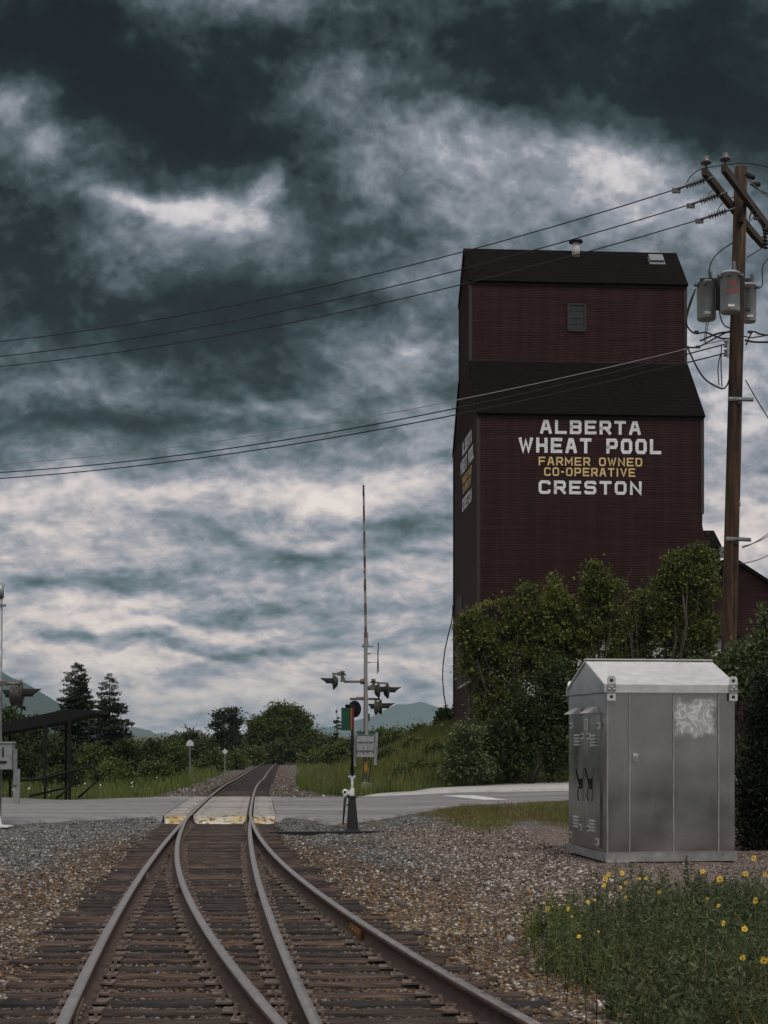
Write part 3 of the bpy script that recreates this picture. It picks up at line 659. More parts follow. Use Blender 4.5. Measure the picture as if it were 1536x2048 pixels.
S.append(scatter(70000, (-4.2, 3.8), (7.6, 16), (.008, .026), lambda x, y, r_: off_rails(x, y) & (~on_tie(x, y) | (r_.random(len(x)) < .05)) & (np.abs(x) < y*.28+.4), 1))
S.append(scatter(56000, (-8.0, 3.0), (15, 37.4), (.012, .030), lambda x, y, r_: off_rails(x, y) & (~on_tie(x, y) | (r_.random(len(x)) < .05)) & (np.abs(x) < y*.28+.4) & (y < yn(x)-.5), 2))
S.append(scatter(52000, (-.5, 6.5), (12, 38), (.006, .015), lambda x, y, r_: (x > bR(y)+1.2) & (x < y*.28) & (y < yn(x)-.5), 3))
S.append(scatter(700, (-4, 3.8), (8, 22), (.035, .06), lambda x, y, r_: off_rails(x, y, .15) & ~on_tie(x, y) & ((x > bR(y)+.4) | (x < aL(y)-.6)) & (r_.random(len(x)) < .35), 4))
S.append(scatter(7000, (-20, 0), (53.5, 110), (.03, .06), lambda x, y, r_: (np.abs(x-aL(y)-.75) < 2.9+.9*np.maximum(0, (66-y)/10)) & (np.abs(x-aL(y)) > .1) & (np.abs(x-aR(y)) > .1), 5))
vs, fs, cs, b = [], [], [], 0
for i, (x, y, s_) in enumerate(S):
    v_, f_, c_ = stones(x, y, s_, 50+i); vs.append(v_); fs.append(f_+b); cs.append(c_); b += len(v_)
g = mesh_np('gravel', np.concatenate(vs), np.concatenate(fs), 'stone', tint=('tint', np.concatenate(cs))); tag(g, 'loose grey and brown ballast stones around the tracks', 'gravel', kind='stuff')

# ---------------------------------------------------------------- block lettering (built strokes, no font)
GLY = {'A': [[(0, 0), (.36, 1), (.64, 1), (1, 0)], [(.17, .33), (.83, .33)]], 'L': [[(0, 1), (0, 0), (1, 0)]],
 'B': [[(0, 0), (0, 1), (.88, 1), (1, .88), (1, .64), (.88, .52), (0, .52)], [(.88, .52), (1, .40), (1, .12), (.88, 0), (0, 0)]],
 'E': [[(1, 1), (0, 1), (0, 0), (1, 0)], [(0, .5), (.85, .5)]], 'R': [[(0, 0), (0, 1), (.88, 1), (1, .86), (1, .58), (.88, .44), (0, .44)], [(.55, .44), (1, 0)]],
 'T': [[(0, 1), (1, 1)], [(.5, 1), (.5, 0)]], 'W': [[(0, 1), (.26, 0), (.5, .85), (.74, 0), (1, 1)]], 'H': [[(0, 0), (0, 1)], [(1, 0), (1, 1)], [(0, .5), (1, .5)]],
 'P': [[(0, 0), (0, 1), (.88, 1), (1, .86), (1, .54), (.88, .40), (0, .40)]], 'O': [[(.5, 1), (.84, 1), (1, .82), (1, .18), (.84, 0), (.16, 0), (0, .18), (0, .82), (.16, 1), (.5, 1)]],
 'F': [[(0, 0), (0, 1), (1, 1)], [(0, .48), (.85, .48)]], 'M': [[(0, 0), (0, 1), (.5, .3), (1, 1), (1, 0)]], 'N': [[(0, 0), (0, 1), (1, 0), (1, 1)]],
 'D': [[(0, 0), (0, 1), (.82, 1), (1, .8), (1, .2), (.82, 0), (0, 0), (0, .1)]], 'C': [[(1, .86), (1, .90), (.88, 1), (.16, 1), (0, .84), (0, .16), (.16, 0), (.88, 0), (1, .10), (1, .14)]],
 '-': [[(0.1, .48), (.9, .48)]], 'I': [[(.5, 0), (.5, 1)]], 'V': [[(0, 1), (.5, 0), (1, 1)]],
 'S': [[(1, .92), (.92, 1), (.14, 1), (0, .88), (0, .64), (.14, .52), (.86, .52), (1, .40), (1, .12), (.86, 0), (.08, 0), (0, .08)]],
 '2': [[(0, .8), (.15, 1), (.85, 1), (1, .8), (1, .6), (0, 0), (1, 0)]], '5': [[(1, 1), (0, 1), (0, .55), (.8, .55), (1, .4), (1, .15), (.8, 0), (0, 0)]], '7': [[(0, 1), (1, 1), (.35, 0)]],
 '0': [[(.5, 1), (.84, 1), (1, .82), (1, .18), (.84, 0), (.16, 0), (0, .18), (0, .82), (.16, 1), (.5, 1)]]}
def ribbon(m_, pts, t, fr, dep):
    n = len(pts); L_, R_ = [], []; closed = (Vector(pts[0])-Vector(pts[-1])).length < 1e-6
    for i, p in enumerate(pts):
        p = Vector(p); a = Vector(pts[i-1]) if i > 0 else (Vector(pts[-2]) if closed else None); b = Vector(pts[i+1]) if i < n-1 else (Vector(pts[1]) if closed else None)
        d1 = (p-a).normalized() if a is not None else None; d2 = (b-p).normalized() if b is not None else None
        d1 = d1 if d1 is not None else d2; d2 = d2 if d2 is not None else d1
        n1, n2 = Vector((-d1.y, d1.x)), Vector((-d2.y, d2.x)); mt = (n1+n2).normalized(); k = min(1.9, 1/max(.35, mt.dot(n1)))
        ext = Vector((0, 0))
        if not closed and i == 0: ext = -d2*t*.5
        if not closed and i == n-1: ext = d1*t*.5
        L_.append(p+mt*t*.5*k+ext); R_.append(p-mt*t*.5*k+ext)
    V = [fr(q.x, q.y, dep) for q in L_]+[fr(q.x, q.y, dep) for q in R_]
    F = [(i, i+1, n+i+1, n+i) for i in range(n-1)]
    m_.add(V, F)
def lettering(name, text, x0, x1, z0, z1, fr, mat, parent, thick=.2, gapf=.28, space=.75):
    # fr maps (along, up, out) to 3D
    h = z1-z0; t = h*thick; wd = {'I': .35, '-': .5, 'W': 1.25, 'M': 1.15, ' ': space}
    tot = sum(wd.get(c, 1.0) for c in text)+gapf*(len(text)-1); u_ = (x1-x0)/tot; x = x0; m_ = MB(); k = 0
    for c in text:
        w_ = wd.get(c, 1.0)*u_
        for st in GLY.get(c, []):
            k += 1
            pts = [(x+t/2+p[0]*(w_-t), z0+t/2+p[1]*(h-t)) for p in st]
            if c == 'I': pts = [(x+w_/2, p[1]) for p in pts]
            ribbon(m_, pts, t, fr, .040+.0016*(k % 4))
        x += w_+gapf*u_
    return m_.build(name, [mat], parent, origin=None)

# ---------------------------------------------------------------- grain elevator
TH = math.atan(.0676)
EO = Vector((4.47, 71.0, 0))                                      # near corner of the tower
EX = Vector((math.cos(TH), math.sin(TH), 0)); EY = Vector((-math.sin(TH), math.cos(TH), 0))
def E(a, b, z): return EO+EX*a+EY*b+Vector((0, 0, z))
EW, ED, EB = 10.76, 9.88, .2
elev = thing('grain_elevator', 'tall dark red wooden grain elevator lettered ALBERTA WHEAT POOL on two walls', 'grain elevator', E(0, 0, EB))
BP = .105
def claps(fr, rng_, z0, z1):                                      # overlapping boards on a wall of any outline
    V, F = [], []; z = z0
    while z < z1-1e-4:
        zt = min(z+BP, z1); a0, a1 = rng_(z); c0, c1 = rng_(zt)
        b = len(V); V += [fr(a0, z, .034), fr(a1, z, .034), fr(c1, zt, .004), fr(c0, zt, .004), fr(a0, z, .0), fr(a1, z, .0)]
        F += [(b, b+1, b+2, b+3), (b+4, b+5, b+1, b)]; z = zt
    return V, F
fr_front = lambda a, z, o_: E(a, -o_, z)
fr_head = lambda a, z, o_: E(a, 3.0-o_, z)
fr_left = lambda b, z, o_: E(-o_, b, z)
fr_right = lambda b, z, o_: E(EW+o_, b, z)
ZE, ZR, ZH, ZK = 16.9, 20.0, 24.05, 26.2
def flare(z): return .0
def front_rng(z):
    f = .22*max(0, min(1, (11.7-z)/1.0)); return (0, EW+f)
def side_rng(z):
    if z <= ZE: return (0, ED)
    if z <= ZR: t = (z-ZE)/(ZR-ZE); return (3*t, ED-(ED-7.3)*t)
    if z <= ZH: return (3.0, 7.3)
    t = (z-ZH)/(ZK-ZH); return (3+2.15*t, 7.3-2.15*t)
def wallpart(name, fr, rg, z0, z1, flip=False):
    V, F = claps(fr, rg, z0, z1)
    if flip: F = [f[::-1] for f in F]
    return mesh_np(name, V, F, 'siding', elev)
wallpart('wall', fr_front, front_rng, EB, ZE)
wallpart('upper_wall', fr_head, lambda z: (0, EW), ZR-.2, ZH)
wl = wallpart('side_wall', fr_left, side_rng, EB, ZK, True); wallpart('side_wall', fr_right, side_rng, EB, ZK)
bk = MB(); bk.add([E(0, ED, EB), E(EW, ED, EB), E(EW, ED, ZE), E(0, ED, ZE)], [(1, 0, 3, 2)]); bk.add([E(0, 7.3, ZR), E(EW, 7.3, ZR), E(EW, 7.3, ZH), E(0, 7.3, ZH)], [(1, 0, 3, 2)])
bk.build('rear_wall', ['siding'], elev)
tr = MB()
for a, b_, z0, z1 in ((0, 0, EB, ZE), (EW, 0, EB+12, ZE), (0, 3, ZR, ZH), (EW, 3, ZR, ZH), (0, ED, EB, ZE), (0, 7.3, ZR, ZH)):
    tr.bar(E(a, b_, z0), E(a, b_, z1), .16, .16, up=EX)
tr.bar(E(0, -.06, ZE-.1), E(EW, -.06, ZE-.1), .09, .2); tr.bar(E(0, 2.94, ZH-.1), E(EW, 2.94, ZH-.1), .09, .22)
tr.build('corner_trim', ['dark_trim'], elev)
def slope(a0, a1, b0, z0, b1, z1, th=.12, ov=.22):               # roof slab with eave overhang
    d = (E(0, b1, z1)-E(0, b0, z0)).normalized(); e = E(0, b0, z0)-d*ov-E(0, 0, 0)
    nrm = EX.cross(d).normalized(); nrm = nrm if nrm.z > 0 else -nrm; m_ = MB()
    q = [E(a0, b0, z0)-d*ov, E(a1, b0, z0)-d*ov, E(a1, b1, z1), E(a0, b1, z1)]
    m_.prism([p+nrm*.02 for p in q], nrm*th); return m_
rf = slope(-.1, EW+.1, 3.0, ZH, 5.15, ZK); r2_ = slope(-.1, EW+.1, 7.3, ZH, 5.15, ZK)
rf.v += r2_.v; n0 = len(rf.v)-len(r2_.v); rf.f += [tuple(n0+i for i in f) for f in r2_.f]; rf.m += r2_.m; rf.s += r2_.s
roof = rf.build('roof', ['shingle'], elev)
slope(-.1, EW+.1, 0, ZE, 2.98, ZR-.02).build('lower_roof', ['shingle'], elev); slope(-.1, EW+.1, ED, ZE, 7.32, ZR-.02, ov=.35).build('lower_roof', ['shingle'], elev)
fl = MB(); fl.bar(E(0, 2.9, ZR+.06), E(EW, 2.9, ZR+.06), .06, .06); fl.build('flashing', ['tie_wood'], elev)
ch = MB(); c = E(5.6, 4.75, ZK-.35); ch.lathe([(.20, 0), (.20, .75)], c, seg=12); chm = ch.build('chimney', ['white_wall'], roof)
cp = MB(); cp.lathe([(.34, .75), (.36, .78), (.36, .86), (.10, .96)], c, seg=12); cp.build('chimney_cap', ['black_iron'], chm)
hb = MB(); a_, b_ = E(9.3, 4.2, ZH+1.2), E(10.0, 4.2, ZH+1.2); M_ = Matrix.Rotation(TH, 3, 'Z') @ Matrix.Rotation(R(45), 3, 'X')
hb.box(E(9.65, 4.45, ZH+1.72), (.72, .62, .22), M_); hb.box(E(9.65, 4.35, ZH+1.58), (.80, .70, .06), M_); hb.build('roof_hatch', ['pale_roof_metal'], roof)
for a in (.22, 10.4):
    lr = MB(); lr.tube([E(a, 5.15, ZK), E(a, 5.15, ZK+.55)], .012, 5); lr.lathe([(.03, 0), (.03, .05)], E(a, 5.15, ZK+.1)); lr.build('lightning_rod', ['galvanised'], roof)
wz0, wz1 = 1.63+(1470-659)/40.5, 1.63+(1470-606)/40.5; wa0, wa1 = 4.86, 5.70
wn = MB()
for (p_, q_) in (((wa0, wz0), (wa1, wz0)), ((wa0, wz1), (wa1, wz1)), ((wa0, wz0), (wa0, wz1)), ((wa1, wz0), (wa1, wz1))):
    wn.bar(E(p_[0], 2.95, p_[1]), E(q_[0], 2.95, q_[1]), .09, .11, up=EY)
win = wn.build('window', ['dark_trim'], elev)
pn = MB(); pn.box(E((wa0+wa1)/2, 2.965, (wz0+wz1)/2), (wa1-wa0, .02, wz1-wz0), Matrix.Rotation(TH, 3, 'Z')); pn.build('pane', ['window_dark'], win)
sh = MB(); zm = (wz0+wz1)/2; sh.bar(E(wa0, 2.945, zm), E(wa1, 2.945, zm), .05, .05)
for k in (.25, .75): sh.bar(E(wa0, 2.945, wz0+(wz1-wz0)*k), E(wa1, 2.945, wz0+(wz1-wz0)*k), .02, .025)
sh.bar(E((wa0+wa1)/2, 2.945, wz0), E((wa0+wa1)/2, 2.945, zm), .02, .025); sh.build('sash', ['dark_trim'], win)
KF = FPX/71.3
LINES = [('ALBERTA', 1080, 1281, 869, 841, 'white_lettering', .2), ('WHEAT POOL', 1037, 1322, 907, 877, 'white_lettering', .2), ('FARMER OWNED', 1077, 1284, 932, 915, 'gold_lettering', .2),
         ('CO-OPERATIVE', 1088, 1270, 953, 936, 'gold_lettering', .2), ('CRESTON', 1077, 1283, 989, 962, 'white_lettering', .2)]
def px2a(px):                                                     # photo column -> distance along the front wall
    k = (px-CX)/FPX; return (k*EO.y-EO.x)/(EX.x-k*EX.y)
for (tx, p0, p1, yb, yt, mt, th_) in LINES:
    a0, a1 = px2a(p0), px2a(p1); Ym = EO.y+EX.y*(a0+a1)/2; z0, z1 = CAMZ+(HY-yb)/FPX*Ym, CAMZ+(HY-yt)/FPX*Ym
    lettering('lettering', tx, a0, a1, z0, z1, fr_front, mt, elev, .18 if mt == 'gold_lettering' else .215)
    # the same sign on the track side, smaller: letters read towards the corner
    cx_ = 4.45; s_ = .78; hw = (a1-a0)/2*s_
    lettering('lettering', tx, cx_-hw, cx_+hw, z0, z1, lambda x, z, o_: fr_left(8.6-x, z, o_), mt, wl, .18 if mt == 'gold_lettering' else .215)
# openings low on the track side, half hidden by leaves, and a small hood over the spout door
op = MB()
for b0, b1, z0, z1 in ((1.0, 2.0, 4.6, 7.6), (6.0, 8.6, 4.0, 8.8), (2.7, 3.9, 2.0, 3.9)): op.box(E(-.03, (b0+b1)/2, (z0+z1)/2), (.05, b1-b0, z1-z0), Matrix.Rotation(TH, 3, 'Z'))
op.build('door', ['dark_trim'], elev)
hd = MB(); hd.prism([E(0, 2.4, 4.25), E(-.5, 2.4, 3.95), E(-.5, 4.2, 3.95), E(0, 4.2, 4.25)], (0, 0, .06)); hd.build('door_hood', ['galvanised'], elev)
sp = MB(); pts = [E(-.15, 9.4, z) + Vector((-.55*math.sin(max(0, (7.9-z))/6.2*math.pi), 0, 0)) for z in (8.6, 8.2, 7.6, 7, 6.2, 5.4, 4.6, 3.8, 3.0, 2.4)]; sp.tube(pts, .035, 6); sp.build('loading_hose', ['black_paint'], elev)
# the lower annex against the far side of the tower, and the long shed behind the utility pole
def PE(px, py, b): # point on a vertical plane parallel to the tower front, b metres behind it
    k = (px-CX)/FPX; q = EO+EY*b; a = (k*q.y-q.x)/(EX.x-k*EX.y); Y = q.y+EX.y*a; return a, CAMZ+(HY-py)/FPX*Y
annex = thing('annex_building', 'low dark red elevator annex with black sloping roof behind the pole', 'building', E(EW+.3, 3, EB))
a0 = EW+.22; a1, zt = PE(1441, 1092, 3.0); a1r, zr = PE(1429, 1066, 4.4)
V, F = claps(lambda a, z, o_: E(a, 3.0-o_, z), lambda z: (a0, a1-.1), EB, zt-.1); mesh_np('wall', V, F, 'siding', annex)
m_ = MB(); m_.prism([E(a0, 2.8, zt-.15), E(a1, 2.8, zt-.15), E(a1r, 4.5, zr), E(a0, 4.5, zr)], (0, 0, .14)); m_.prism([E(a1, 2.8, zt-.15), E(a1, 6.4, zt-.15), E(a1r, 4.5, zr)], (0, 0, .14)); m_.build('roof', ['shingle'], annex)
m_ = MB(); m_.box(E((a0+a1)/2, 4.6, (EB+zt)/2), (a1-a0-.3, 2.9, zt-EB-.3), Matrix.Rotation(TH, 3, 'Z')); m_.build('inner_wall', ['dark_trim'], annex)
m_ = MB(); a2, z2 = PE(1444, 1105, 2.6); m_.box(E(a2-.05, 2.6, z2), (.22, .25, .55), Matrix.Rotation(TH, 3, 'Z')); m_.build('vent_box', ['pale_roof_metal'], annex)
shed = thing('grain_shed', 'dark red clapboard shed with steep black gable roof at the photo edge', 'building', E(14, 1.5, EB))
pa, pz = PE(1462, 1121, 1.5); ea, ez = PE(1560, 1184, 1.5); ra = pa+(pa-PE(1400, 1160, 1.5)[0])
def shed_rng(z):
    t = max(0, min(1, (z-ez)/(pz-ez))); l_ = EW+.6; return (l_ + (pa-l_)*t, ea+2.5 - (ea+2.5-pa)*max(0, min(1, (z-(ez-1.6))/(pz-ez+1.6))))
V, F = claps(lambda a, z, o_: E(a, 1.5-o_, z), shed_rng, EB, pz-.1); mesh_np('wall', V, F, 'siding', shed)
m_ = MB(); e2 = Vector((ea+2.6, ez-1.66)); m_.prism([E(pa, 1.25, pz), E(e2.x, 1.25, e2.y), E(e2.x, 9, e2.y), E(pa, 9, pz)], (0, 0, .2)); m_.prism([E(pa, 1.25, pz), E(EW+.5, 1.25, ez-.5), E(EW+.5, 9, ez-.5), E(pa, 9, pz)], (0, 0, .2)); m_.build('roof', ['shingle'], shed)
# white lean-to in front of the tower, seen through the leaves
office = thing('white_shed', 'white painted lean-to glimpsed through leaves at the elevator foot', 'shed', E(5.5, -3.4, 1.4))
oa0, oa1, oz = px2a(978), px2a(1425), 6.6
m_ = MB(); m_.prism([E(oa0, -3.4, .8), E(oa1, -3.4, .8), E(oa1, -3.4, oz-.5), E(oa0, -3.4, oz-.5)], EY*3.3); wob = m_.build('wall', ['white_wall'], office)
m_ = MB(); m_.prism([E(oa0-.2, -3.7, oz-.6), E(oa1+.2, -3.7, oz-.6), E(oa1+.2, -.1, oz+.8), E(oa0-.2, -.1, oz+.8)], (0, 0, .14)); m_.build('roof', ['shingle'], office)
for a in (3.2, 6.0, 8.2):
    m_ = MB(); m_.box(E(a, -3.41, 4.6), (.9, .06, 1.2), Matrix.Rotation(TH, 3, 'Z')); m_.build('window', ['window_dark'], office)

# ---------------------------------------------------------------- aluminium signal cabinet
bp = ground_at(1213, 1727); BR = .13; BW, BD, BH = 1.99, 2.24, 2.58
bz = bp.z+.01
cab = thing('signal_cabinet', 'shiny aluminium railway equipment cabinet with gabled roof and two narrow doors', 'equipment cabinet', (bp.x, bp.y, bz), rz=BR)
class LB(MB):                                                     # built in the cabinet's own axes
    def build(s, name, mats, parent=cab): return mesh_np(name, s.v, s.f, mats, parent, (0, 0, 0), s.m, s.s)
def wpt(a, b, z): c_, s_ = math.cos(BR), math.sin(BR); return Vector((bp.x+a*c_-b*s_, bp.y+a*s_+b*c_, bz+z))
def cut(zx, zy, face):                                            # photo detail -> cabinet coordinates on the front (b=0) or the door end (a=0)
    px, py = 1120+zx/4.042, 1300+zy/4.042; k = (px-CX)/FPX; c_, s_ = math.cos(BR), math.sin(BR)
    if face == 'f': a = (k*bp.y-bp.x)/(c_-k*s_); Y = bp.y+a*s_; t = a
    else: t = (k*bp.y-bp.x)/(-s_-k*c_); Y = bp.y+t*c_
    return t, CAMZ+(HY-py)/FPX*Y-bz
bd = LB(); bd.box((BW/2, BD/2, .15+(BH-.15)/2), (BW, BD, BH-.15)); body = bd.build('body', ['aluminium'])
sk = LB()
for (c_, s_) in (((BW/2, -.012, .075), (BW+.05, .05, .13)), ((-.012, BD/2, .075), (.05, BD-.01, .13)), ((BW+.012, BD/2, .075), (.05, BD-.01, .13)), ((BW/2, BD+.012, .075), (BW+.05, .05, .13))): sk.box(c_, s_)
sk.box((BW/2, -.03, .148), (BW+.04, .02, .012)); sk.box((.16, -.035, .012), (.34, .08, .024)); sk.build('skid_frame', ['skid_metal'])
rh = BH+.07; ridge = BH+.50; ro = LB(); o_ = .035
ro.box((BW/2, -.02, BH+.02), (BW+2*o_, .03, .12)); ro.box((BW/2, BD+.02, BH+.02), (BW+2*o_, .03, .12))
ro.prism([(-o_, -.036, rh+.01), (-o_, BD/2, ridge), (-o_, BD/2, ridge-.03), (-o_, -.036, rh-.02)], (BW+2*o_, 0, 0)); ro.prism([(-o_, BD+.036, rh+.01), (-o_, BD+.036, rh-.02), (-o_, BD/2, ridge-.03), (-o_, BD/2, ridge)], (BW+2*o_, 0, 0))
ro.bar((-o_, BD/2, ridge+.012), (BW+o_, BD/2, ridge+.012), .12, .02); rfo = ro.build('roof', ['bright_aluminium'])
gb = LB()
for a in (-.012,): gb.prism([(a-.004, -.02, BH-.02), (a-.004, BD+.02, BH-.02), (a-.004, BD+.02, rh-.01), (a-.004, BD/2, ridge-.03), (a-.004, -.02, rh-.01)], (.008, 0, 0))
gb.bar((-.05, -.02, BH-.03), (-.05, BD+.05, BH-.03), .09, .012); gb.build('gable', ['aluminium'], cab)
gb = LB(); a = BW+.012; gb.prism([(a-.004, -.02, BH-.02), (a-.004, BD+.02, BH-.02), (a-.004, BD+.02, rh-.01), (a-.004, BD/2, ridge-.03), (a-.004, -.02, rh-.01)], (.008, 0, 0)); gb.build('gable', ['aluminium'], cab)
for a, b in ((.06, -.045), (BW-.04, -.045), (.06, BD+.045)):       # lifting lugs bolted on the corners
    lg = LB(); s_ = -1 if b < 0 else 1
    lg.prism([(a-.065, b, BH-.16), (a+.065, b, BH-.16), (a+.065, b, BH+.17), (a+.04, b, BH+.21), (a-.04, b, BH+.21), (a-.065, b, BH+.17)], (0, s_*.012, 0))
    lg.box((a, b+s_*.018, BH+.02), (.125, .014, .13), m=1)
    for dx_, dz_ in ((-.035, .0), (.035, .0), (0, .035)): lg.lathe([(.014, 0), (.014, .018)], (a+dx_, b+s_*.02, BH+.01+dz_), (0, s_, 0), 6, 0)
    for dz_ in (-.10, .145): lg.lathe([(.026, 0), (.026, .003)], (a, b+s_*.012, BH+dz_), (0, s_, 0), 12, 2)
    lg.build('lifting_lug', ['bright_aluminium', 'galvanised', 'black_iron'])
sm = LB()
for zx in (560, 915, 1280): a, _ = cut(zx, 800, 'f'); sm.box((a, -.008, (BH+.14)/2), (.022, .012, BH-.17))
sm.box((.012, -.006, (BH+.14)/2), (.02, .01, BH-.17)); sm.build('seam_strip', ['skid_metal'], body)
a, z = cut(607, 870, 'f'); lk = LB(); lk.box((a, -.012, z), (.075, .02, .12)); lk.box((a, -.03, z-.02), (.05, .03, .06), m=1); lk.tube([(a-.016, -.03, z), (a-.016, -.03, z+.045), (a+.016, -.03, z+.045), (a+.016, -.03, z)], .006, 6); lk.build('padlock', ['bright_aluminium', 'galvanised'], body)
mid = cut(250, 1000, 'l')[0]; far_ = cut(105, 1000, 'l')[0]; nr = cut(335, 1000, 'l')[0]
for (b0, b1) in ((mid+.006, far_), (nr, mid-.006)):
    d_ = LB(); zt_ = BH-.34; d_.box((-.012, (b0+b1)/2, (.2+zt_)/2), (.024, abs(b1-b0), zt_-.2)); door = d_.build('door', ['aluminium'])
    isfar = b0 > mid
    hx, hz = (180, 1080) if isfar else (258, 1080)
    b, z = cut(hx, hz, 'l'); h_ = LB(); h_.box((-.035, b, z), (.02, .12, .16)); h_.bar((-.05, b, z), (-.10, b+.03, z+.24), .028, .022, up=(1, 0, 0)); h_.tube([(-.06, b, z-.05), (-.07, b+.03, z-.2), (-.05, b+.0, z-.27)], .01, 6); h_.build('handle', ['black_iron'], door)
    for zx, zy in (((155, 730), (147, 1390)) if isfar else ((284, 735), (278, 1423))):
        b, z = cut(zx, zy, 'l'); l_ = LB()
        for k in range(4): l_.prism([(-.024, b-.15, z-.075+k*.05), (-.024, b+.15, z-.075+k*.05), (-.05, b+.15, z-.082+k*.05), (-.05, b-.15, z-.082+k*.05)], (0, 0, .022))
        l_.build('louvre', ['bright_aluminium'], door)
    for zx, zy in (((200, 695), (185, 1432), (107, 610), (102, 1490)) if isfar else ((250, 695), (248, 1442), (330, 610), (318, 1550))):
        b, z = cut(zx, zy, 'l'); l_ = LB(); l_.box((-.034, b, z), (.02, .13, .10)); l_.lathe([(.022, 0), (.022, .012)], (-.044, b, z), (-1, 0, 0), 8, 1); l_.build('hasp', ['bright_aluminium', 'black_iron'], door)
b, z = cut(227, 600, 'l'); pl = LB(); pl.box((-.03, b, z), (.012, .20, .165)); pl2 = [pl.box((-.0375, b+dx_, z+dz_), (.004, .055, .018), m=1) for dx_ in (-.045, .045) for dz_ in (-.055, -.02, .015, .05)]; pl.build('notice_plate', ['worn_white', 'black_paint'])
for zx, zy in ((140, 500), (275, 490)):
    b, z = cut(zx, zy, 'l'); hd = LB(); wv = .44
    hd.prism([(0, b-wv/2, z+.07), (-.17, b-wv/2, z-.04), (0, b-wv/2, z-.04)], (0, wv, 0)); hd.build('vent_hood', ['bright_aluminium'])

# ---------------------------------------------------------------- switch stand
b_ = ground_at(705, 1664); ky = FPX/b_.y
def S(px, py, d=0.0): return P(px, py, b_.y+d)
st = thing('switch_stand', 'black cast switch stand with green and red target plates on a tall mast', 'switch stand', (b_.x, b_.y, b_.z))
m_ = MB(); c0, c1 = S(705, 1666), S(704, 1593)
def frustum(m_, c0, c1, w0, d0, w1, d1, m=0):
    V = [c0+Vector((x*w0, y*d0, 0)) for x, y in ((-1, -1), (1, -1), (1, 1), (-1, 1))]+[c1+Vector((x*w1, y*d1, 0)) for x, y in ((-1, -1), (1, -1), (1, 1), (-1, 1))]
    m_.add(V, [(3, 2, 1, 0), (4, 5, 6, 7), (0, 1, 5, 4), (1, 2, 6, 5), (2, 3, 7, 6), (3, 0, 4, 7)], m)
frustum(m_, c0, S(705, 1658), .17, .17, .155, .15); frustum(m_, S(705, 1658), c1, .13, .13, .075, .075); m_.box(S(704, 1594), (.24, .2, .03)); m_.build('pedestal', ['black_iron'], st)
m_ = MB(); m_.tube([S(697, 1590, -.1), S(690, 1598, -.16), S(688, 1625, -.18), S(686, 1648, -.18)], [.03, .032, .024, .016], 8); m_.tube([S(700, 1592, -.1), S(699, 1606, -.14), S(693, 1612, -.16)], .012, 6); m_.build('throw_lever', ['black_iron'], st)
m_ = MB(); m_.box(S(697, 1586), (.22, .20, .12)); m_.lathe([(.03, -.1), (.065, -.09), (.065, .09), (.03, .1)], S(690, 1584), (0, 1, 0), 10); m_.box(S(705, 1584), (.08, .1, .16)); m_.build('gear_housing', ['worn_white'], st)
m_ = MB(); m_.tube([S(704, 1582), S(704.5, 1553)], .027, 10); m_.build('lower_mast', ['worn_white'], st)
m_ = MB(); m_.bar(S(697, 1553), S(711, 1553), .05, .045); m_.bar(S(701, 1556), S(708, 1556), .06, .07); m_.build('bracket', ['pvc'], st)
m_ = MB(); m_.tube([S(704.5, 1553), S(705, 1416)], .032, 10); m_.build('mast', ['black_paint'], st)
def plate(c, yaw, w_, h_, th=.008, cr=0.0):
    d = Vector((math.cos(yaw), math.sin(yaw), 0)); n_ = Vector((-d.y, d.x, 0)); q = MB()
    q.prism([c-d*w_/2+Vector((0, 0, -h_/2)), c+d*w_/2+Vector((0, 0, -h_/2)), c+d*w_/2+Vector((0, 0, h_/2)), c-d*w_/2+Vector((0, 0, h_/2))], n_*th); return q
gc = S(693.5, 1438, -.04); plate(gc, R(-25), .27, .50).build('green_target', ['green_target'], st)
plate(S(705, 1438, -.06), R(62), .15, .47, .012).build('red_target', ['red_target'], st)
plate(S(702.2, 1438, -.20), R(20), .006, .49, .004).build('target_edge', ['yellow_band'], st)

# ---------------------------------------------------------------- crossing signals
def lamp(parent, c, yaw, r_=.30, visor=.42, tilt=0.0, mat='lamp_housing'):
    # a round black backboard with a lamp housing behind and a hood in front; yaw is the way the lens looks
    d = Vector((math.cos(yaw), math.sin(yaw), tilt)).normalized(); c = Vector(c); m_ = MB()
    m_.lathe([(r_*.3, -.17), (r_*.55, -.15), (r_*.95, -.03), (r_, 0), (r_*.97, .012), (r_*.45, .02)], c, d, 24)
    l = m_.build('flashing_light', [mat], parent)
    n = 12; V = []; sd_ = d.cross(Vector((0, 0, 1))).normalized(); up = sd_.cross(d); rv = r_*.50
    for k in range(n+1):
        a = R(-20)+R(220)*k/n
        cutl = visor*(.55+.45*max(0, math.sin(a)))
        for q, rr in ((0.015, rv), (cutl, rv*1.02), (cutl, rv*.95), (.015, rv*.93)): V.append(c+d*q+sd_*math.cos(a)*rr+up*math.sin(a)*rr)
    F = [(k*4+j, k*4+(j+1) % 4, k*4+4+(j+1) % 4, k*4+4+j) for k in range(n) for j in range(4)]+[(0, 1, 2, 3), tuple(n*4+j for j in (3, 2, 1, 0))]
    q = MB(); q.add(V, F); q.build('hood', ['black_paint'], l)
    q = MB(); q.lathe([(rv*.9, .022), (rv*.7, .045), (.01, .06)], c, d, 16); q.build('lens', ['lens_red'], l)
    return l
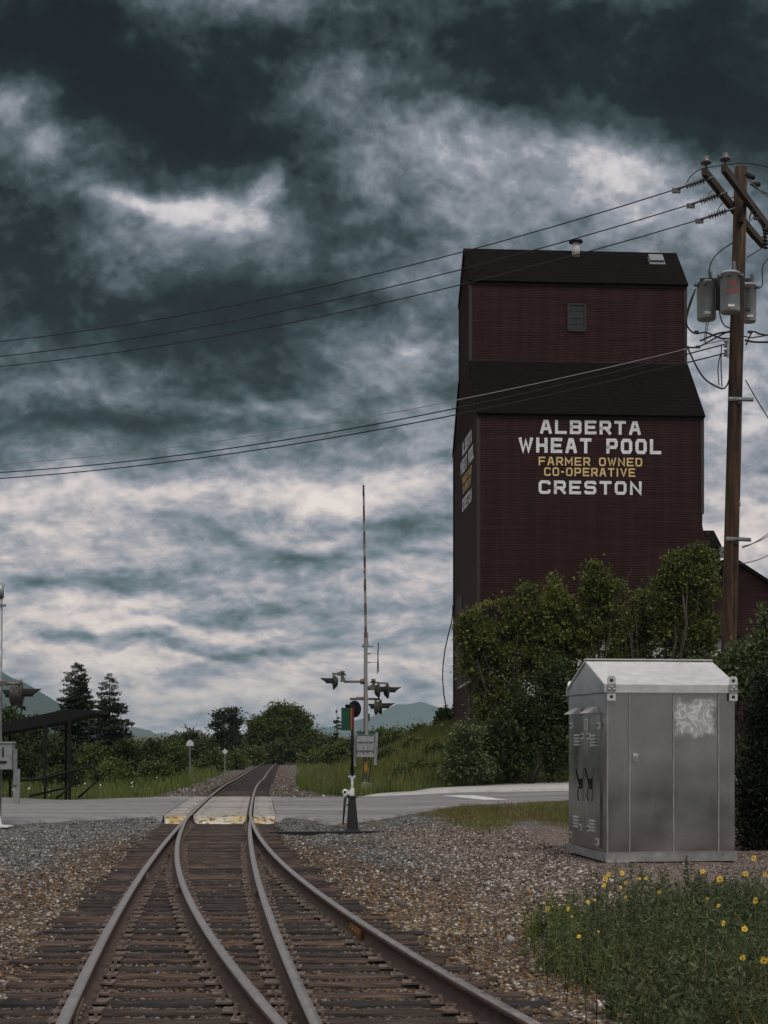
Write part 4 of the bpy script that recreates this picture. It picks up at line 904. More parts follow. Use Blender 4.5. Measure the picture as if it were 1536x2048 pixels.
def gate_arm(parent, pts, w0, w1, mats=('gate_stripe_white', 'gate_stripe_red')):
    m_ = MB(); n = 22; a, b, c = (Vector(p) for p in pts)
    def at(t): return a.lerp(b, t*2) if t < .5 else b.lerp(c, t*2-1)
    for i in range(n):
        t0, t1 = i/n, (i+1)/n; w_ = w0+(w1-w0)*(i+.5)/n; m_.bar(at(t0), at(t1), w_, .04, m=i % 2 if i > 7 else 0, up=(0, 1, 0))
    return m_.build('gate_arm', list(mats), parent)
sb = ground_at(730, 1588); sy = sb.y
def Q(px, py, d=0.0): return P(px, py, sy+d)
sg = thing('crossing_signal', 'grey railway crossing signal mast with raised gate beside the far kerb', 'crossing signal', (sb.x, sb.y, sb.z))
m_ = MB(); m_.tube([Q(730, 1590), Q(731.5, 1268)], .075, 12); m_.build('mast', ['galvanised'], sg)
m_ = MB(); m_.lathe([(.20, 0), (.20, .04), (.16, .06), (.13, .45), (.09, .46), (.09, .5)], Q(730, 1590), seg=8); frustum(m_, Q(730, 1590), Q(730, 1565), .19, .19, .13, .13); m_.box(Q(741, 1576, -.05), (.17, .16, .40)); m_.build('mast_base', ['galvanised'], sg)
m_ = MB(); m_.lathe([(.078, 0), (.078, .46)], Q(730.6, 1546), seg=12); 
for k in range(6): m_.box(Q(730.6, 1543-k*3.9, -.079), (.05, .006, .022), m=1)
m_.build('warning_label', ['yellow_band', 'black_paint'], sg)
m_ = MB(); m_.tube([Q(736, 1515, -.05), Q(742, 1522, -.05), Q(740, 1545, -.05), Q(737, 1560, -.05), Q(739, 1570, -.05)], .02, 6); m_.build('conduit', ['black_paint'], sg)
m_ = MB(); m_.box(Q(731, 1492, -.22), (.68, .30, .84)); m_.box(Q(731, 1470.5, -.2), (.72, .34, .05)); 
for px in (714, 727, 736, 747): m_.tube([Q(px, 1478, -.38), Q(px, 1507, -.38)], .016, 6)
m_.box(Q(731, 1483, -.4), (.66, .03, .03)); m_.box(Q(731, 1500, -.4), (.66, .03, .03)); mech = m_.build('gate_mechanism', ['grey_box'], sg)
m_ = MB(); m_.bar(Q(711, 1467, -.1), Q(752, 1467, -.1), .1, .17); m_.build('shaft_bracket', ['green_target'], sg)
for px, y0, y1 in ((710.5, 1464, 1533), (752.5, 1465, 1530)):
    m_ = MB(); m_.bar(Q(px+1, y0, -.12), Q(px-1 if px < 730 else px-2, y1, -.12), .11, .10, up=(0, 1, 0)); m_.build('counterweight_arm', ['galvanised'], sg)
gate_arm(sg, [Q(733.5, 1480, -.18), Q(731, 1230, -.18), Q(727, 970, -.18)], .13, .075)
m_ = MB(); 
for py in (987, 1014, 1040, 1066, 1092, 1117, 1143, 1173): m_.box(Q(727+(py-970)/260*4*.5, py, -.24), (.05, .05, .07))
m_.lathe([(.07, -.04), (.07, .04)], Q(727, 985, -.2), (1, 0, 0), 10); m_.build('gate_light', ['lamp_housing'], sg)
m_ = MB(); m_.box(Q(732, 1275, -.05), (.16, .2, .38)); m_.bar(Q(723, 1293), Q(748, 1293), .09, .06); m_.lathe([(.10, -.03), (.13, 0), (.10, .03)], Q(731.5, 1289), (0, 0, 1), 12); m_.build('mast_clamp', ['galvanised'], sg)
m_ = MB(); cb = Q(755.5, 1317, .1)
m_.bar(Q(757, 1286, .0), Q(754.5, 1347, .0), .035, .22, up=(0, 1, 0)); m_.bar(Q(755.5, 1300, .25), Q(757.5, 1344, .25), .03, .22, up=(0, 1, 0)); m_.build('crossbuck', ['sign_back'], sg) if False else m_.build('crossbuck', ['black_paint'], sg)
m_ = MB(); m_.bar(Q(733, 1306), Q(756, 1306), .02, .02); m_.bar(Q(733, 1325), Q(755, 1325), .02, .02); m_.box(Q(738, 1308), (.1, .08, .05)); m_.box(Q(738, 1325), (.1, .08, .05)); m_.build('crossbuck_strap', ['galvanised'], sg)
m_ = MB(); m_.tube([Q(730, 1363), Q(688, 1363.5)], .045, 8); m_.lathe([(.11, -.1), (.11, .1)], Q(726, 1363), (1, 0, 0), 10); m_.box(Q(686, 1360), (.18, .14, .16)); m_.tube([Q(685, 1360), Q(685, 1343)], .06, 8); m_.lathe([(.10, 0), (.07, .05), (.10, .1)], Q(685, 1347), seg=10); m_.tube([Q(692, 1349.5), Q(664, 1347)], .035, 8); m_.box(Q(678, 1348), (.14, .12, .14)); m_.build('light_arm', ['brass_fitting'], sg)
m_ = MB(); m_.tube([Q(732, 1376), Q(748, 1376)], .09, 10); m_.box(Q(746, 1375), (.22, .2, .2)); m_.tube([Q(747, 1374), Q(747, 1358)], .06, 8); m_.lathe([(.10, 0), (.07, .05), (.10, .1)], Q(747, 1363), seg=10); m_.tube([Q(741, 1364), Q(776, 1367)], .035, 8); m_.build('light_arm', ['brass_fitting'], sg)
m_ = MB(); m_.tube([Q(700, 1398), Q(760, 1398.5)], .045, 8); m_.box(Q(719, 1397), (.3, .12, .11)); m_.box(Q(744, 1398), (.24, .12, .1)); m_.build('light_arm', ['brass_fitting'], sg)
lamp(sg, Q(667, 1364), R(188), visor=.52); lamp(sg, Q(758, 1381, -.1), R(8), visor=.45); lamp(sg, Q(776, 1382, .1), R(8), visor=.52)
lamp(sg, Q(751, 1415, -.15), R(170), .29, .30); lamp(sg, Q(762, 1414, .1), R(8), visor=.55)
lamp(sg, Q(709, 1418, .2), R(232), .33, .5, mat='black_paint')
m_ = MB(); m_.box(Q(737.5, 1435), (.08, .1, .3)); m_.build('bell_box', ['green_target'], sg)
lb = ground_at(4, 1654); ly = lb.y
def Lf(px, py, d=0.0): return P(px, py, ly+d)
sl = thing('crossing_signal', 'crossing signal mast at the photo edge before the road, gate box and twin lamps showing', 'crossing signal', (lb.x, lb.y, lb.z))
m_ = MB(); m_.tube([Lf(-2, 1654), Lf(1, 1166)], .05, 10); m_.lathe([(.075, 0), (.075, .3)], Lf(1, 1196), seg=10); m_.box(Lf(4, 1211), (.16, .1, .05)); m_.build('mast', ['galvanised'], sl)
m_ = MB(); m_.lathe([(.17, 0), (.17, .04), (.10, .06), (.085, .5)], Lf(-6, 1654), seg=8); m_.box(Lf(-6, 1654)+Vector((0, 0, .015)), (.6, .5, .03)); m_.build('mast_base', ['worn_white'], sl)
m_ = MB(); m_.tube([Lf(-2, 1368), Lf(44, 1367)], .032, 8); m_.box(Lf(5, 1367), (.18, .1, .09)); m_.lathe([(.035, 0), (.035, .12)], Lf(42, 1370)); m_.build('light_arm', ['brass_fitting'], sl)
lamp(sl, Lf(27, 1391, -.1), R(172), .25, .25); lamp(sl, Lf(44, 1389, .1), R(8), .26, .42)
m_ = MB(); m_.box(Lf(4, 1513, -.1), (.5, .3, .56)); m_.box(Lf(4, 1485, -.1), (.54, .34, .04)); m_.box(Lf(6, 1524, -.26), (.16, .02, .05), m=1); m_.tube([Lf(6, 1494, -.26), Lf(6, 1512, -.27)], .018, 6, m=1); m_.build('gate_mechanism', ['grey_box', 'black_iron'], sl)
m_ = MB(); m_.bar(Lf(31, 1498, -.15), Lf(31, 1570, -.15), .07, .06, up=(0, 1, 0)); m_.build('counterweight_arm', ['galvanised'], sl)
m_ = MB(); m_.bar(Lf(33.5, 1538, -.1), Lf(33, 1608, -.1), .135, .09, up=(0, 1, 0)); m_.build('counterweight', ['grey_box'], sl)

# ---------------------------------------------------------------- small trackside signs seen from behind, marker post
def sign(px, y_top, y_bot, shape, Yd, name, label):
    base = P(px, y_bot, Yd); base.z = float(gz(base.x, base.y)); t = thing(name, label, 'sign', base); m_ = MB()
    m_.bar(base, P(px, y_top, Yd), .07, .05, up=(0, 1, 0)); m_.build('post', ['galvanised'], t)
    m_ = MB(); m_.prism([P(px+x, y_top+y, Yd-.05) for x, y in shape], (0, -.02, 0)); m_.build('sign_plate', ['sign_back'], t)
sign(380, 1480, 1545, [(-7, -.5), (7, -.5), (7, 8), (0, 13.5), (-7, 8)][::1] if False else [(-7, 12), (7, 12), (7, 4.5), (0, -1), (-7, 4.5)], 100, 'trackside_sign', 'white five-sided sign plate on a thin post left of the track bend')
sign(450, 1497, 1540, [(-6, 6), (0, 12), (6, 6), (0, 0)], 112, 'trackside_sign', 'white diamond sign plate on a thin post near the track bend')
m_ = MB(); p = P(641, 1518, 175); m_.bar((p.x, p.y, p.z-.5), P(641, 1507, 175), .14, .1, up=(0, 1, 0)); tag(m_.build('marker_post', ['worn_white'], None, (p.x, p.y, p.z-.5)), 'short white marker post in the grass near the far track bend', 'marker post')

# ---------------------------------------------------------------- covered stair and handrail beyond the road
cy_ = 50.5
def C(px, py, d=0.0): return P(px, py, cy_+d)
cv = thing('stair_shelter', 'dark sloping roof on thin black posts over a stairway beyond the road', 'shelter', C(110, 1598))
m_ = MB(); top = [(-60, 1460), (0, 1448), (91, 1427), (130, 1419), (190, 1420)]; bot = [(-60, 1478), (0, 1466), (91, 1450), (138, 1439), (190, 1427)]
for i in range(4): m_.prism([C(*bot[i]), C(*bot[i+1]), C(*top[i+1]), C(*top[i])], (0, 2.4, 0))
m_.build('roof', ['black_paint'], cv)
for px, y0, y1, d in ((90, 1448, 1600, 0), (139, 1438, 1598, 0), (132, 1440, 1598, 2.2), (20, 1460, 1600, 2.2)):
    m_ = MB(); m_.bar(C(px, y0, d), C(px, y1+2, d), .075, .075, up=(0, 1, 0)); m_.build('post', ['black_paint'], cv)
m_ = MB(); m_.bar(C(60, 1520), C(137, 1455), .03, .03); m_.bar(C(55, 1524, 2), C(88, 1497, 2), .03, .03); m_.build('brace', ['black_paint'], cv)
hr = thing('handrail', 'black bent pipe handrail beside the stair shelter', 'handrail', C(150, 1600))
m_ = MB(); m_.tube([C(40, 1561, -.4), C(78, 1559, -.4), C(130, 1546, -.4), C(165, 1537, -.4), C(183, 1534, -.4), C(190, 1537, -.4), C(192, 1548, -.4), C(197, 1562, -.4)], .045, 8); m_.tube([C(194, 1562, -.4), C(156, 1596, -.4)], .035, 8); m_.build('upper_rail', ['black_paint'], hr)
m_ = MB(); m_.tube([C(143, 1542, -.3), C(148, 1557, -.3), C(146, 1570, -.3), C(139, 1574, -.3), C(60, 1592, -.3)], .04, 8); m_.tube([C(138, 1576, -.3), C(112, 1597, -.3)], .035, 8); m_.build('lower_rail', ['black_paint'], hr)

# ---------------------------------------------------------------- utility pole with transformers
pb = Vector((7.03, 31.0, 0)); pb.z = float(gz(pb.x, pb.y)); pt = P(1482, 335, 31.0)
def T(px, py, d=0.0): return P(px, py, 31.0+d)
up_ = thing('utility_pole', 'tall brown wooden utility pole with two crossarms leaning slightly beside the elevator', 'utility pole', pb)
m_ = MB(); m_.tube([pb.lerp(pt, t) for t in (0, .25, .5, .75, 1)], [.165, .158, .150, .142, .132], 14); m_.build('pole', ['pole_wood'], up_)
AD = Vector((-.452, -.892, 0)); AP = Vector((.892, -.452, 0))     # along the arms towards the camera, and square to them
ac = pb.lerp(pt, .945)
for s_, lab in ((-1, 'a'), (1, 'b')):
    c = ac+AP*.19*s_; m_ = MB(); m_.bar(c+AD*2.12, c-AD*2.12, .10, .15); arm = m_.build('crossarm', ['arm_wood'], up_)
    m_ = MB(); q = c+AD*1.98+Vector((0, 0, .08)); m_.lathe([(.02, 0), (.02, .10), (.10, .11), (.115, .15), (.05, .20), (.05, .25), (.03, .26)], q, seg=14); m_.build('insulator', ['porcelain'], arm)
m_ = MB(); c = pb.lerp(pt, .87); m_.bar(T(1480, 437, -.2), T(1526, 490, 1.3), .10, .13); m_.build('crossarm', ['arm_wood'], up_)
for (px, py, w_, h_, d, tx) in ((1413, 601, 38, 78, .25, 0), (1460, 585, 39, 82, -.42, 1), (1499, 606, 26, 78, .5, 0)):
    c = T(px, py+h_/2, d); k = (31+d)/FPX; r_ = w_*k/2; hh = h_*k; m_ = MB()
    m_.lathe([(r_*.9, 0), (r_, .03), (r_, hh*.92), (r_*1.06, hh*.925), (r_*1.06, hh*.96), (r_*.8, hh), (.02, hh*1.01)], c, seg=24); tf = m_.build('transformer', ['transformer_grey'], up_)
    m_ = MB(); sx_ = -1 if px < 1450 else 1
    for a in (200, 250, 320): q = c+Vector((math.cos(R(a))*r_, math.sin(R(a))*r_, hh*.86)); m_.tube([q, q+Vector((math.cos(R(a))*.09, math.sin(R(a))*.09, 0))], .035, 8)
    q = c+Vector((r_*.4, 0, hh)); m_.lathe([(.04, 0), (.05, .04), (.03, .06), (.05, .10), (.03, .12), (.045, .16), (.015, .22)], q, seg=10); m_.build('bushing', ['porcelain'], tf)
    m_ = MB(); m_.box(c+Vector((-.02, -r_-.002, .10)), (.13, .012, .05)); m_.build('number_plate', ['worn_white'], tf)
    if tx:
        fr_ = lambda x, z, o_: Vector((c.x+x, c.y-math.sqrt(max(1e-4, (r_+.006)**2-x*x))-o_*.05, c.z+z))
        lettering('stencil', '25', -.06, .09, .50, .61, fr_, 'red_stencil', tf, .13); lettering('stencil', '7200', -.14, .16, .35, .45, fr_, 'red_stencil', tf, .13)
m_ = MB(); m_.bar(T(1400, 560, .1), T(1500, 560, .1), .07, .06); m_.bar(T(1440, 610, .1), T(1500, 620, .1), .06, .06); m_.box(T(1438, 590, -.05), (.10, .16, .6)); m_.build('transformer_bracket', ['black_iron'], up_)
m_ = MB(); m_.tube([T(1483.5, 720, -.02), T(1477, 1000, -.02)], .034, 10); m_.tube([T(1477, 1000, -.02), T(1476.5, 1012, -.02)], .048, 10); m_.tube([T(1476.5, 1012, -.02), T(1467, 1320, -.02)], .043, 10); m_.build('conduit', ['pvc'], up_)
for py, px in ((797, 1483), (1077, 1478)):
    m_ = MB(); m_.bar(T(px-26, py-1, -.17), T(px+24, py+1, -.17), .05, .022, up=(0, 1, 0)); m_.bar(T(px-26, py+3, -.15), T(px+24, py+5, -.15), .03, .015, up=(0, 1, 0)); m_.box(T(px-5, py+6, -.15), (.07, .05, .12), m=1)
    m_.build('standoff_bracket', ['galvanised', 'black_iron'], up_)
m_ = MB()
for py in (688, 706): m_.lathe([(.07, -.06), (.04, -.03), (.04, .03), (.07, .06)], T(1453, py), (0, 0, 1), 12); m_.bar(T(1453, py), T(1466, py-2), .05, .03)
m_.bar(T(1456, 677, -.1), T(1456, 716, -.1), .04, .03, up=(0, 1, 0)); m_.build('spool_insulator', ['galvanised'], up_)
wires = MB()
def loop(pts, r_=.014): 
    V = [T(*p) for p in pts]; out = []
    for i in range(len(V)-1):                                     # Catmull-Rom
        p0, p1, p2, p3 = V[max(i-1, 0)], V[i], V[i+1], V[min(i+2, len(V)-1)]
        for k in range(5):
            t = k/5; out.append(.5*((2*p1)+(p2-p0)*t+(2*p0-5*p1+4*p2-p3)*t*t+(3*p1-p0-3*p2+p3)*t**3))
    wires.tube(out+[V[-1]], r_, 6)
loop([(1391, 578), (1378, 610), (1373, 645), (1382, 662), (1394, 667), (1412, 665), (1440, 676), (1462, 677)], .017); loop([(1390, 580), (1372, 640), (1369, 680), (1374, 693), (1395, 694), (1420, 682), (1446, 668), (1460, 662)], .017)
loop([(1374, 693), (1395, 737), (1412, 760), (1433, 773), (1447, 777), (1456, 766), (1464, 740), (1474, 722), (1486, 719)], .018); loop([(1443, 690), (1442, 730), (1444, 773)], .012); loop([(1441, 708), (1436, 735), (1438, 770)], .012)
loop([(1470, 482), (1440, 503), (1424, 522), (1418, 545), (1426, 562)], .013); loop([(1463, 556), (1450, 585), (1440, 610), (1440, 630), (1448, 650), (1462, 657)], .013); loop([(1475, 554), (1477, 580), (1476, 610)], .012)
loop([(1413, 642), (1410, 668), (1408, 685)], .009); loop([(1417, 642), (1413, 668), (1411, 685)], .009); loop([(1462, 650), (1468, 668), (1476, 680)], .014)
loop([(1494, 515), (1510, 505), (1524, 497)], .011); loop([(1536, 517), (1525, 535), (1524, 572), (1508, 577)], .012); loop([(1490, 456), (1512, 428), (1516, 432), (1526, 460), (1536, 490)], .010); loop([(1502, 424), (1498, 440), (1506, 418), (1514, 414)], .012)
loop([(1492, 690), (1505, 664), (1520, 668), (1545, 672)], .018); loop([(1490, 680), (1510, 684), (1545, 684)], .022); loop([(1486, 672), (1506, 675), (1545, 668)], .014); loop([(1400, 682), (1440, 666), (1485, 664)], .02)
loop([(1372, 368), (1384, 350), (1405, 337), (1443, 331), (1484, 326), (1520, 330), (1545, 338)], .012); loop([(1432, 432), (1440, 412), (1455, 400), (1470, 393)], .010); loop([(1410, 405), (1420, 385), (1440, 376)], .007)
wires.build('jumper_wire', ['wire'], up_)
for px, py in ((1396, 694), (1393, 664), (1500, 664), (1512, 437), (1534, 455)): m_ = MB(); m_.box(T(px, py), (.09, .05, .05)); m_.build('wire_clamp', ['black_iron'], up_)
m_ = MB()
for i in range(6): m_.lathe([(.045, 0), (.06, .02), (.045, .04)], T(1529+(i % 2), 462+i*7), (.3, 0, 1), 8)
m_.build('insulator', ['black_iron'], up_)
# ---- power lines
def line_through(name, label, group, p0, pts, r_, mat='wire', d2=(-.892, .452), tmax=52, string=0.0, bundle=None):
    p0 = Vector(p0); d = Vector((*d2, 0)).normalized(); ts, zs = [0.0], [p0.z]
    for px, py in pts:
        k = (px-CX)/FPX; t = (k*p0.y-p0.x)/(d.x-k*d.y); Y = p0.y+d.y*t; ts.append(t); zs.append(CAMZ+(HY-py)/FPX*Y)
    cf = np.polyfit(ts, zs, 2); z = lambda t: float(np.polyval(cf, t)); n = 40
    th = thing(name, label, 'power line', p0, group) if string else None
    m_ = MB(); pp = [p0+d*t+Vector((0, 0, z(t)-p0.z)) for t in np.linspace(string*.9 if string else 0, tmax, n)]
    m_.tube(pp, r_, 6)
    if not string: return tag(m_.build(name, [mat], None, p0), label, 'power line', group)
    m_.build('conductor', [mat], th); q = MB()
    a, b = p0, p0+d*string+Vector((0, 0, z(string)-p0.z)); dd = (b-a).normalized()
    q.tube([a, b], .022, 6)
    for i in range(7): q.lathe([(.025, -.012), (.075, 0), (.03, .022)], a.lerp(b, .28+.5*i/7), dd, 10)
    q.box(b+Vector((0, 0, -.03)), (.16, .05, .09)); q.build('strain_insulator', ['porcelain'], th)
for i, (px, py, s_, pts) in enumerate(((1428, 354, 1.9, [(1373, 372), (768, 544), (0, 683)]), (1455, 384, 1.0, [(1400, 405), (768, 577), (0, 713)]), (1471, 416, .25, [(1426, 433), (768, 605.5), (0, 733)]))):
    p0 = P(px, py, 31-.892*s_); line_through('power_line', ['topmost of the three upper power lines, dead-ended at the crossarm tip', 'middle of the three upper power lines, dead-ended on the crossarm', 'lowest of the three upper power lines, dead-ended close to the pole'][i], 'upper power lines', p0, pts, .012, string=.75)
line_through('power_line', 'thin pale service wire crossing the elevator roof above the lower cables', 'lower power lines', P(1450, 679, 31), [(915, 800), (0, 929)], .009, 'wire_pale')
line_through('power_line', 'upper of two black cables tied to the spools low on the pole', 'lower power lines', P(1452, 688, 31), [(920, 815), (0, 945)], .014)
line_through('power_line', 'lower of two black cables tied to the spools low on the pole', 'lower power lines', P(1452, 706, 31), [(920, 828), (0, 957)], .014)
for i, (a, b, lab, r_) in enumerate(((T(1484, 1096), P(1600, 990, 45), 'thin wire rising away behind the pole, upper of a pair', .01), (T(1484, 1093), P(1600, 1004, 45), 'thin wire rising away behind the pole, lower of a pair', .01), (T(1474, 1128), P(1600, 1053, 45), 'single low wire running past the pole above the shed roof', .01), (T(1491, 760, .1), P(1600, 925, 29), 'steep guy wire dropping from the pole towards the photo edge', .012), (T(1487, 345), P(1620, 410, 27), 'line leaving the pole top towards the photo edge', .012), (T(1500, 368), P(1620, 372, 36), 'line with dark clamps leaving just below the pole top', .014))):
    m_ = MB(); n = 12; m_.tube([a.lerp(b, t/n)+Vector((0, 0, -.25*4*(t/n)*(1-t/n)*(.3 if i == 3 else 1))) for t in range(n+1)], r_, 6)
    if i >= 4:
        for k in range(6): m_.lathe([(.02, -.012), (.055, 0), (.02, .016)], a+(b-a).normalized()*(.35+.075*k), (b-a), 10)
    tag(m_.build('wire', ['wire'], None, a), lab, 'wire')

# ---------------------------------------------------------------- vegetation
def leaves(pos, size, r_, out=None, narrow=.5, droop=0.0):
    # one small folded leaf per position; out pulls the leaf direction away from the crown's middle
    n = len(pos); d = r_.normal(size=(n, 3)); 
    if out is not None: d = d*.75 + out*1.0
    d[:, 2] -= droop; d /= np.linalg.norm(d, axis=1, keepdims=True)+1e-6
    w_ = np.cross(d, r_.normal(size=(n, 3))+np.array([0, 0, .6])); w_ /= np.linalg.norm(w_, axis=1, keepdims=True)+1e-6
    nn = np.cross(d, w_); s_ = size[:, None]
    A = pos-d*s_*.5; B = pos+w_*s_*narrow*.5+nn*s_*.10; C_ = pos+d*s_*.5; D = pos-w_*s_*narrow*.5+nn*s_*.10
    V = np.stack([A, B, C_, D], 1).reshape(-1, 3); F = np.arange(n*4).reshape(n, 4); return V, F
def cloud(ells, Y, n, size, r_, dens_edge=.62, clump=.26, per=42, depth=1.0):
    # leaf positions gathered in sprays inside a union of ellipses given in photo pixels, standing Y metres away
    ar = np.array([e[2]*e[3] for e in ells], float); ar /= ar.sum(); k = FPX/Y; nc = max(4, n//per)
    ch = r_.choice(len(ells), nc, p=ar); E_ = np.array(ells, float)[ch]
    d = r_.normal(size=(nc, 3)); d /= np.linalg.norm(d, axis=1, keepdims=True); rad = r_.uniform(0, 1, nc)**(.42)
    rx, rz_ = E_[:, 2]/k, E_[:, 3]/k; ry = rx*depth
    cen = np.stack([(E_[:, 0]-CX)/k, np.full(nc, Y), CAMZ+(HY-E_[:, 1])/k], -1)
    cc = cen + d*np.stack([rx, ry, rz_], -1)*rad[:, None]
    m_ = r_.integers(0, nc, n); cs = clump*r_.uniform(.55, 1.3, nc)[m_]
    off_ = r_.normal(size=(n, 3))*cs[:, None]*np.array([1, 1, .8]); p = cc[m_]+off_
    o_ = d[m_]*.7+off_/(np.linalg.norm(off_, axis=1, keepdims=True)+1e-6)*.5+np.array([0, 0, .25])
    return p, size*r_.uniform(.6, 1.35, n), o_
def branchy(m_, p0, p1, r0, r_, n=4, jit=.06):
    p0, p1 = Vector(p0), Vector(p1); L_ = (p1-p0).length; pts = []
    for i in range(n+1):
        t = i/n; q = p0.lerp(p1, t); 
        if 0 < i < n: q += Vector(r_.normal(size=3)*L_*jit)
        pts.append(q)
    m_.tube(pts, [r0*(1-.75*i/n) for i in range(n+1)], 6); return pts
def bush(name, label, cat, ells, Y, n, size, mat, seed, group=None, trunk=True, narrow=.6, clump=.24, base=None, depth=.8, per=42, stems=5, droop=0.0, tips=0):
    r_ = np.random.default_rng(seed); k = FPX/Y; ells = list(ells); main = len(ells)
    for i in range(tips):
        e = ells[r_.integers(0, main)]; a = r_.uniform(.15, .85)*math.pi; q = r_.uniform(.5, 1)
        ells.append((e[0]+math.cos(a)*e[2]*1.0, e[1]-math.sin(a)*e[3]*1.0-10*q, 5+5*q, 12+22*q))
    bx_ = np.mean([e[0] for e in ells]) if base is None else base; x = (bx_-CX)/k; b_ = Vector((x, Y, float(gz(x, Y))))
    t = thing(name, label, cat, b_, group)
    p, s_, o_ = cloud(ells, Y, n, size, r_, clump=clump, depth=depth, per=per); keep = p[:, 2] > gz(p[:, 0], p[:, 1])+.02
    V, F = leaves(p[keep], s_[keep], r_, o_[keep], narrow, droop); mesh_np('crown' if trunk else 'foliage', V, F, mat, t)
    m_ = MB()
    for i in range(stems):
        e = ells[i % main]; top = P(e[0]+r_.uniform(-.4, .4)*e[2], e[1]-r_.uniform(-.3, .5)*e[3], Y+r_.uniform(-.3, .3)*e[2]/k)
        hgt = max(.3, top.z-b_.z); pts = branchy(m_, b_+Vector((r_.uniform(-.15, .15), r_.uniform(-.15, .15), -.1)), top, (.028 if trunk else .014)*(hgt**.8), r_)
        for j in range(3): branchy(m_, pts[2+j % 2], top+Vector(r_.normal(size=3)*e[2]/k*.5), .010*(hgt**.7), r_, 3)
    m_.build('trunk' if trunk else 'stem', ['bark'], t); return t
def conifer(label, px, py_top, py_base, wpx, Y, seed, n=5200, group=None, fill=1.0, lean=0.0, name='conifer_tree', twin=None):
    r_ = np.random.default_rng(seed); k = FPX/Y; b_ = P(px, py_base, Y); b_.z = float(gz(b_.x, Y)); top = P(px+lean, py_top, Y); t = thing(name, label, 'tree', b_, group)
    m_ = MB(); H = top.z-b_.z; m_.tube([b_+Vector((0, 0, -.2)), b_.lerp(top, .5), top], [.035*H**.8, .02*H**.8, .006], 7); m_.build('trunk', ['bark'], t)
    Vs, Fs, nb = [], [], 0; half = wpx/k/2
    spires = [(top, 1.0, half)] + ([(P(twin[0], twin[1], Y+.3), .82, half*.7)] if twin else [])
    P_, S_, O_ = [], [], []
    for (tp, sc_, hf) in spires:
        nb_ = int(n/60*sc_)
        for i in range(nb_):
            f = r_.uniform(0, 1)**.8; z = tp.z-(tp.z-b_.z)*(.01+.93*f); a = r_.uniform(0, 6.283)
            R_ = hf*(f**.62*.95+.06)*r_.uniform(.72, 1.15)*(1+.10*math.sin(f*31+seed)); c = Vector((tp.x+(b_.x-tp.x)*f, Y, z)); m2 = 60
            q = r_.uniform(.08, 1, m2)**.75; dirv = np.array([math.cos(a), math.sin(a), 0]); side = np.array([-math.sin(a), math.cos(a), 0])
            zz = -.30*R_*q**1.2 + .22*R_*q**3; wdt = (.16*R_+.05)*(1-q*.6)
            pp = np.array(c)+dirv*(q*R_)[:, None]+side*(r_.normal(size=m2)*wdt)[:, None]+np.array([0, 0, 1])*(zz+r_.normal(size=m2)*.05-np.abs(r_.normal(size=m2))*.05)[:, None]
            P_.append(pp); S_.append(r_.uniform(.14, .30, m2)*min(1, .35+1.6*f)*(.55+.45*min(1, H/6))); O_.append(np.repeat((dirv*1.0+np.array([0, 0, .15]))[None], m2, 0))
    p = np.concatenate(P_); V, F = leaves(p, np.concatenate(S_), r_, np.concatenate(O_), .42); mesh_np('crown', V, F, 'needle', t); return t

# trees and shrubs at the elevator foot
TG = 'trees at the elevator foot'
bush('leafy_tree', 'broad maple hiding the near corner of the elevator wall', 'tree', [(985, 1290, 55, 62), (1032, 1232, 42, 50), (955, 1335, 36, 52), (1003, 1385, 55, 60), (1082, 1240, 40, 55), (1040, 1310, 60, 60), (945, 1285, 22, 30), (1075, 1330, 40, 50), (990, 1440, 50, 50)], 62.5, 26000, .15, 'leaf_maple', 1, TG, clump=.19, per=62, stems=9, base=1010, depth=.6, tips=26)
bush('leafy_tree', 'middle maple before the elevator with a pointed top spray', 'tree', [(1140, 1245, 45, 52), (1208, 1205, 38, 52), (1180, 1270, 50, 60), (1115, 1290, 45, 60), (1150, 1350, 60, 50), (1100, 1220, 22, 34), (1195, 1175, 16, 26)], 63.5, 18000, .15, 'leaf_maple', 2, TG, clump=.19, per=62, stems=9, base=1150, depth=.6, tips=24)
bush('leafy_tree', 'tallest maple before the elevator, beside the utility pole', 'tree', [(1382, 1168, 50, 46), (1338, 1205, 45, 55), (1402, 1230, 42, 64), (1335, 1262, 26, 50), (1375, 1288, 46, 46), (1358, 1158, 30, 32), (1410, 1150, 26, 32), (1405, 1290, 34, 40)], 62, 25000, .15, 'leaf_maple', 3, TG, clump=.19, per=62, stems=9, base=1370, depth=.6, tips=26)
bush('leafy_tree', 'thin open maple with pale wall showing through its leaves', 'tree', [(1275, 1250, 36, 55), (1260, 1310, 50, 40), (1230, 1340, 46, 36), (1290, 1200, 18, 24)], 63, 9000, .15, 'leaf_maple', 4, TG, clump=.2, per=30, stems=9, base=1255, depth=.6)
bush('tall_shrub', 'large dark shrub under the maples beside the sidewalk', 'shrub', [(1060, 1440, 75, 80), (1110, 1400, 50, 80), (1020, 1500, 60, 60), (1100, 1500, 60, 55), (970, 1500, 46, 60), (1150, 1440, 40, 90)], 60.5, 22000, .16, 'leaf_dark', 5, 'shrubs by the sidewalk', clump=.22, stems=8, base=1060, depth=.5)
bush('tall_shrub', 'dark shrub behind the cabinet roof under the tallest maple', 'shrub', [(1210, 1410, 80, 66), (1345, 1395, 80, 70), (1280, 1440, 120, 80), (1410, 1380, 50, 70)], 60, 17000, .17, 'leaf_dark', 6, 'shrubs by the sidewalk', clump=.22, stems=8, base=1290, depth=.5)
bush('flowering_shrub', 'pale flowering shrub on the bank below the elevator corner', 'shrub', [(935, 1475, 32, 34), (920, 1515, 26, 40), (955, 1530, 34, 36), (905, 1545, 14, 16)], 59.5, 6500, .13, 'leaf_pale', 7, None, False, clump=.16, base=932, depth=.7)
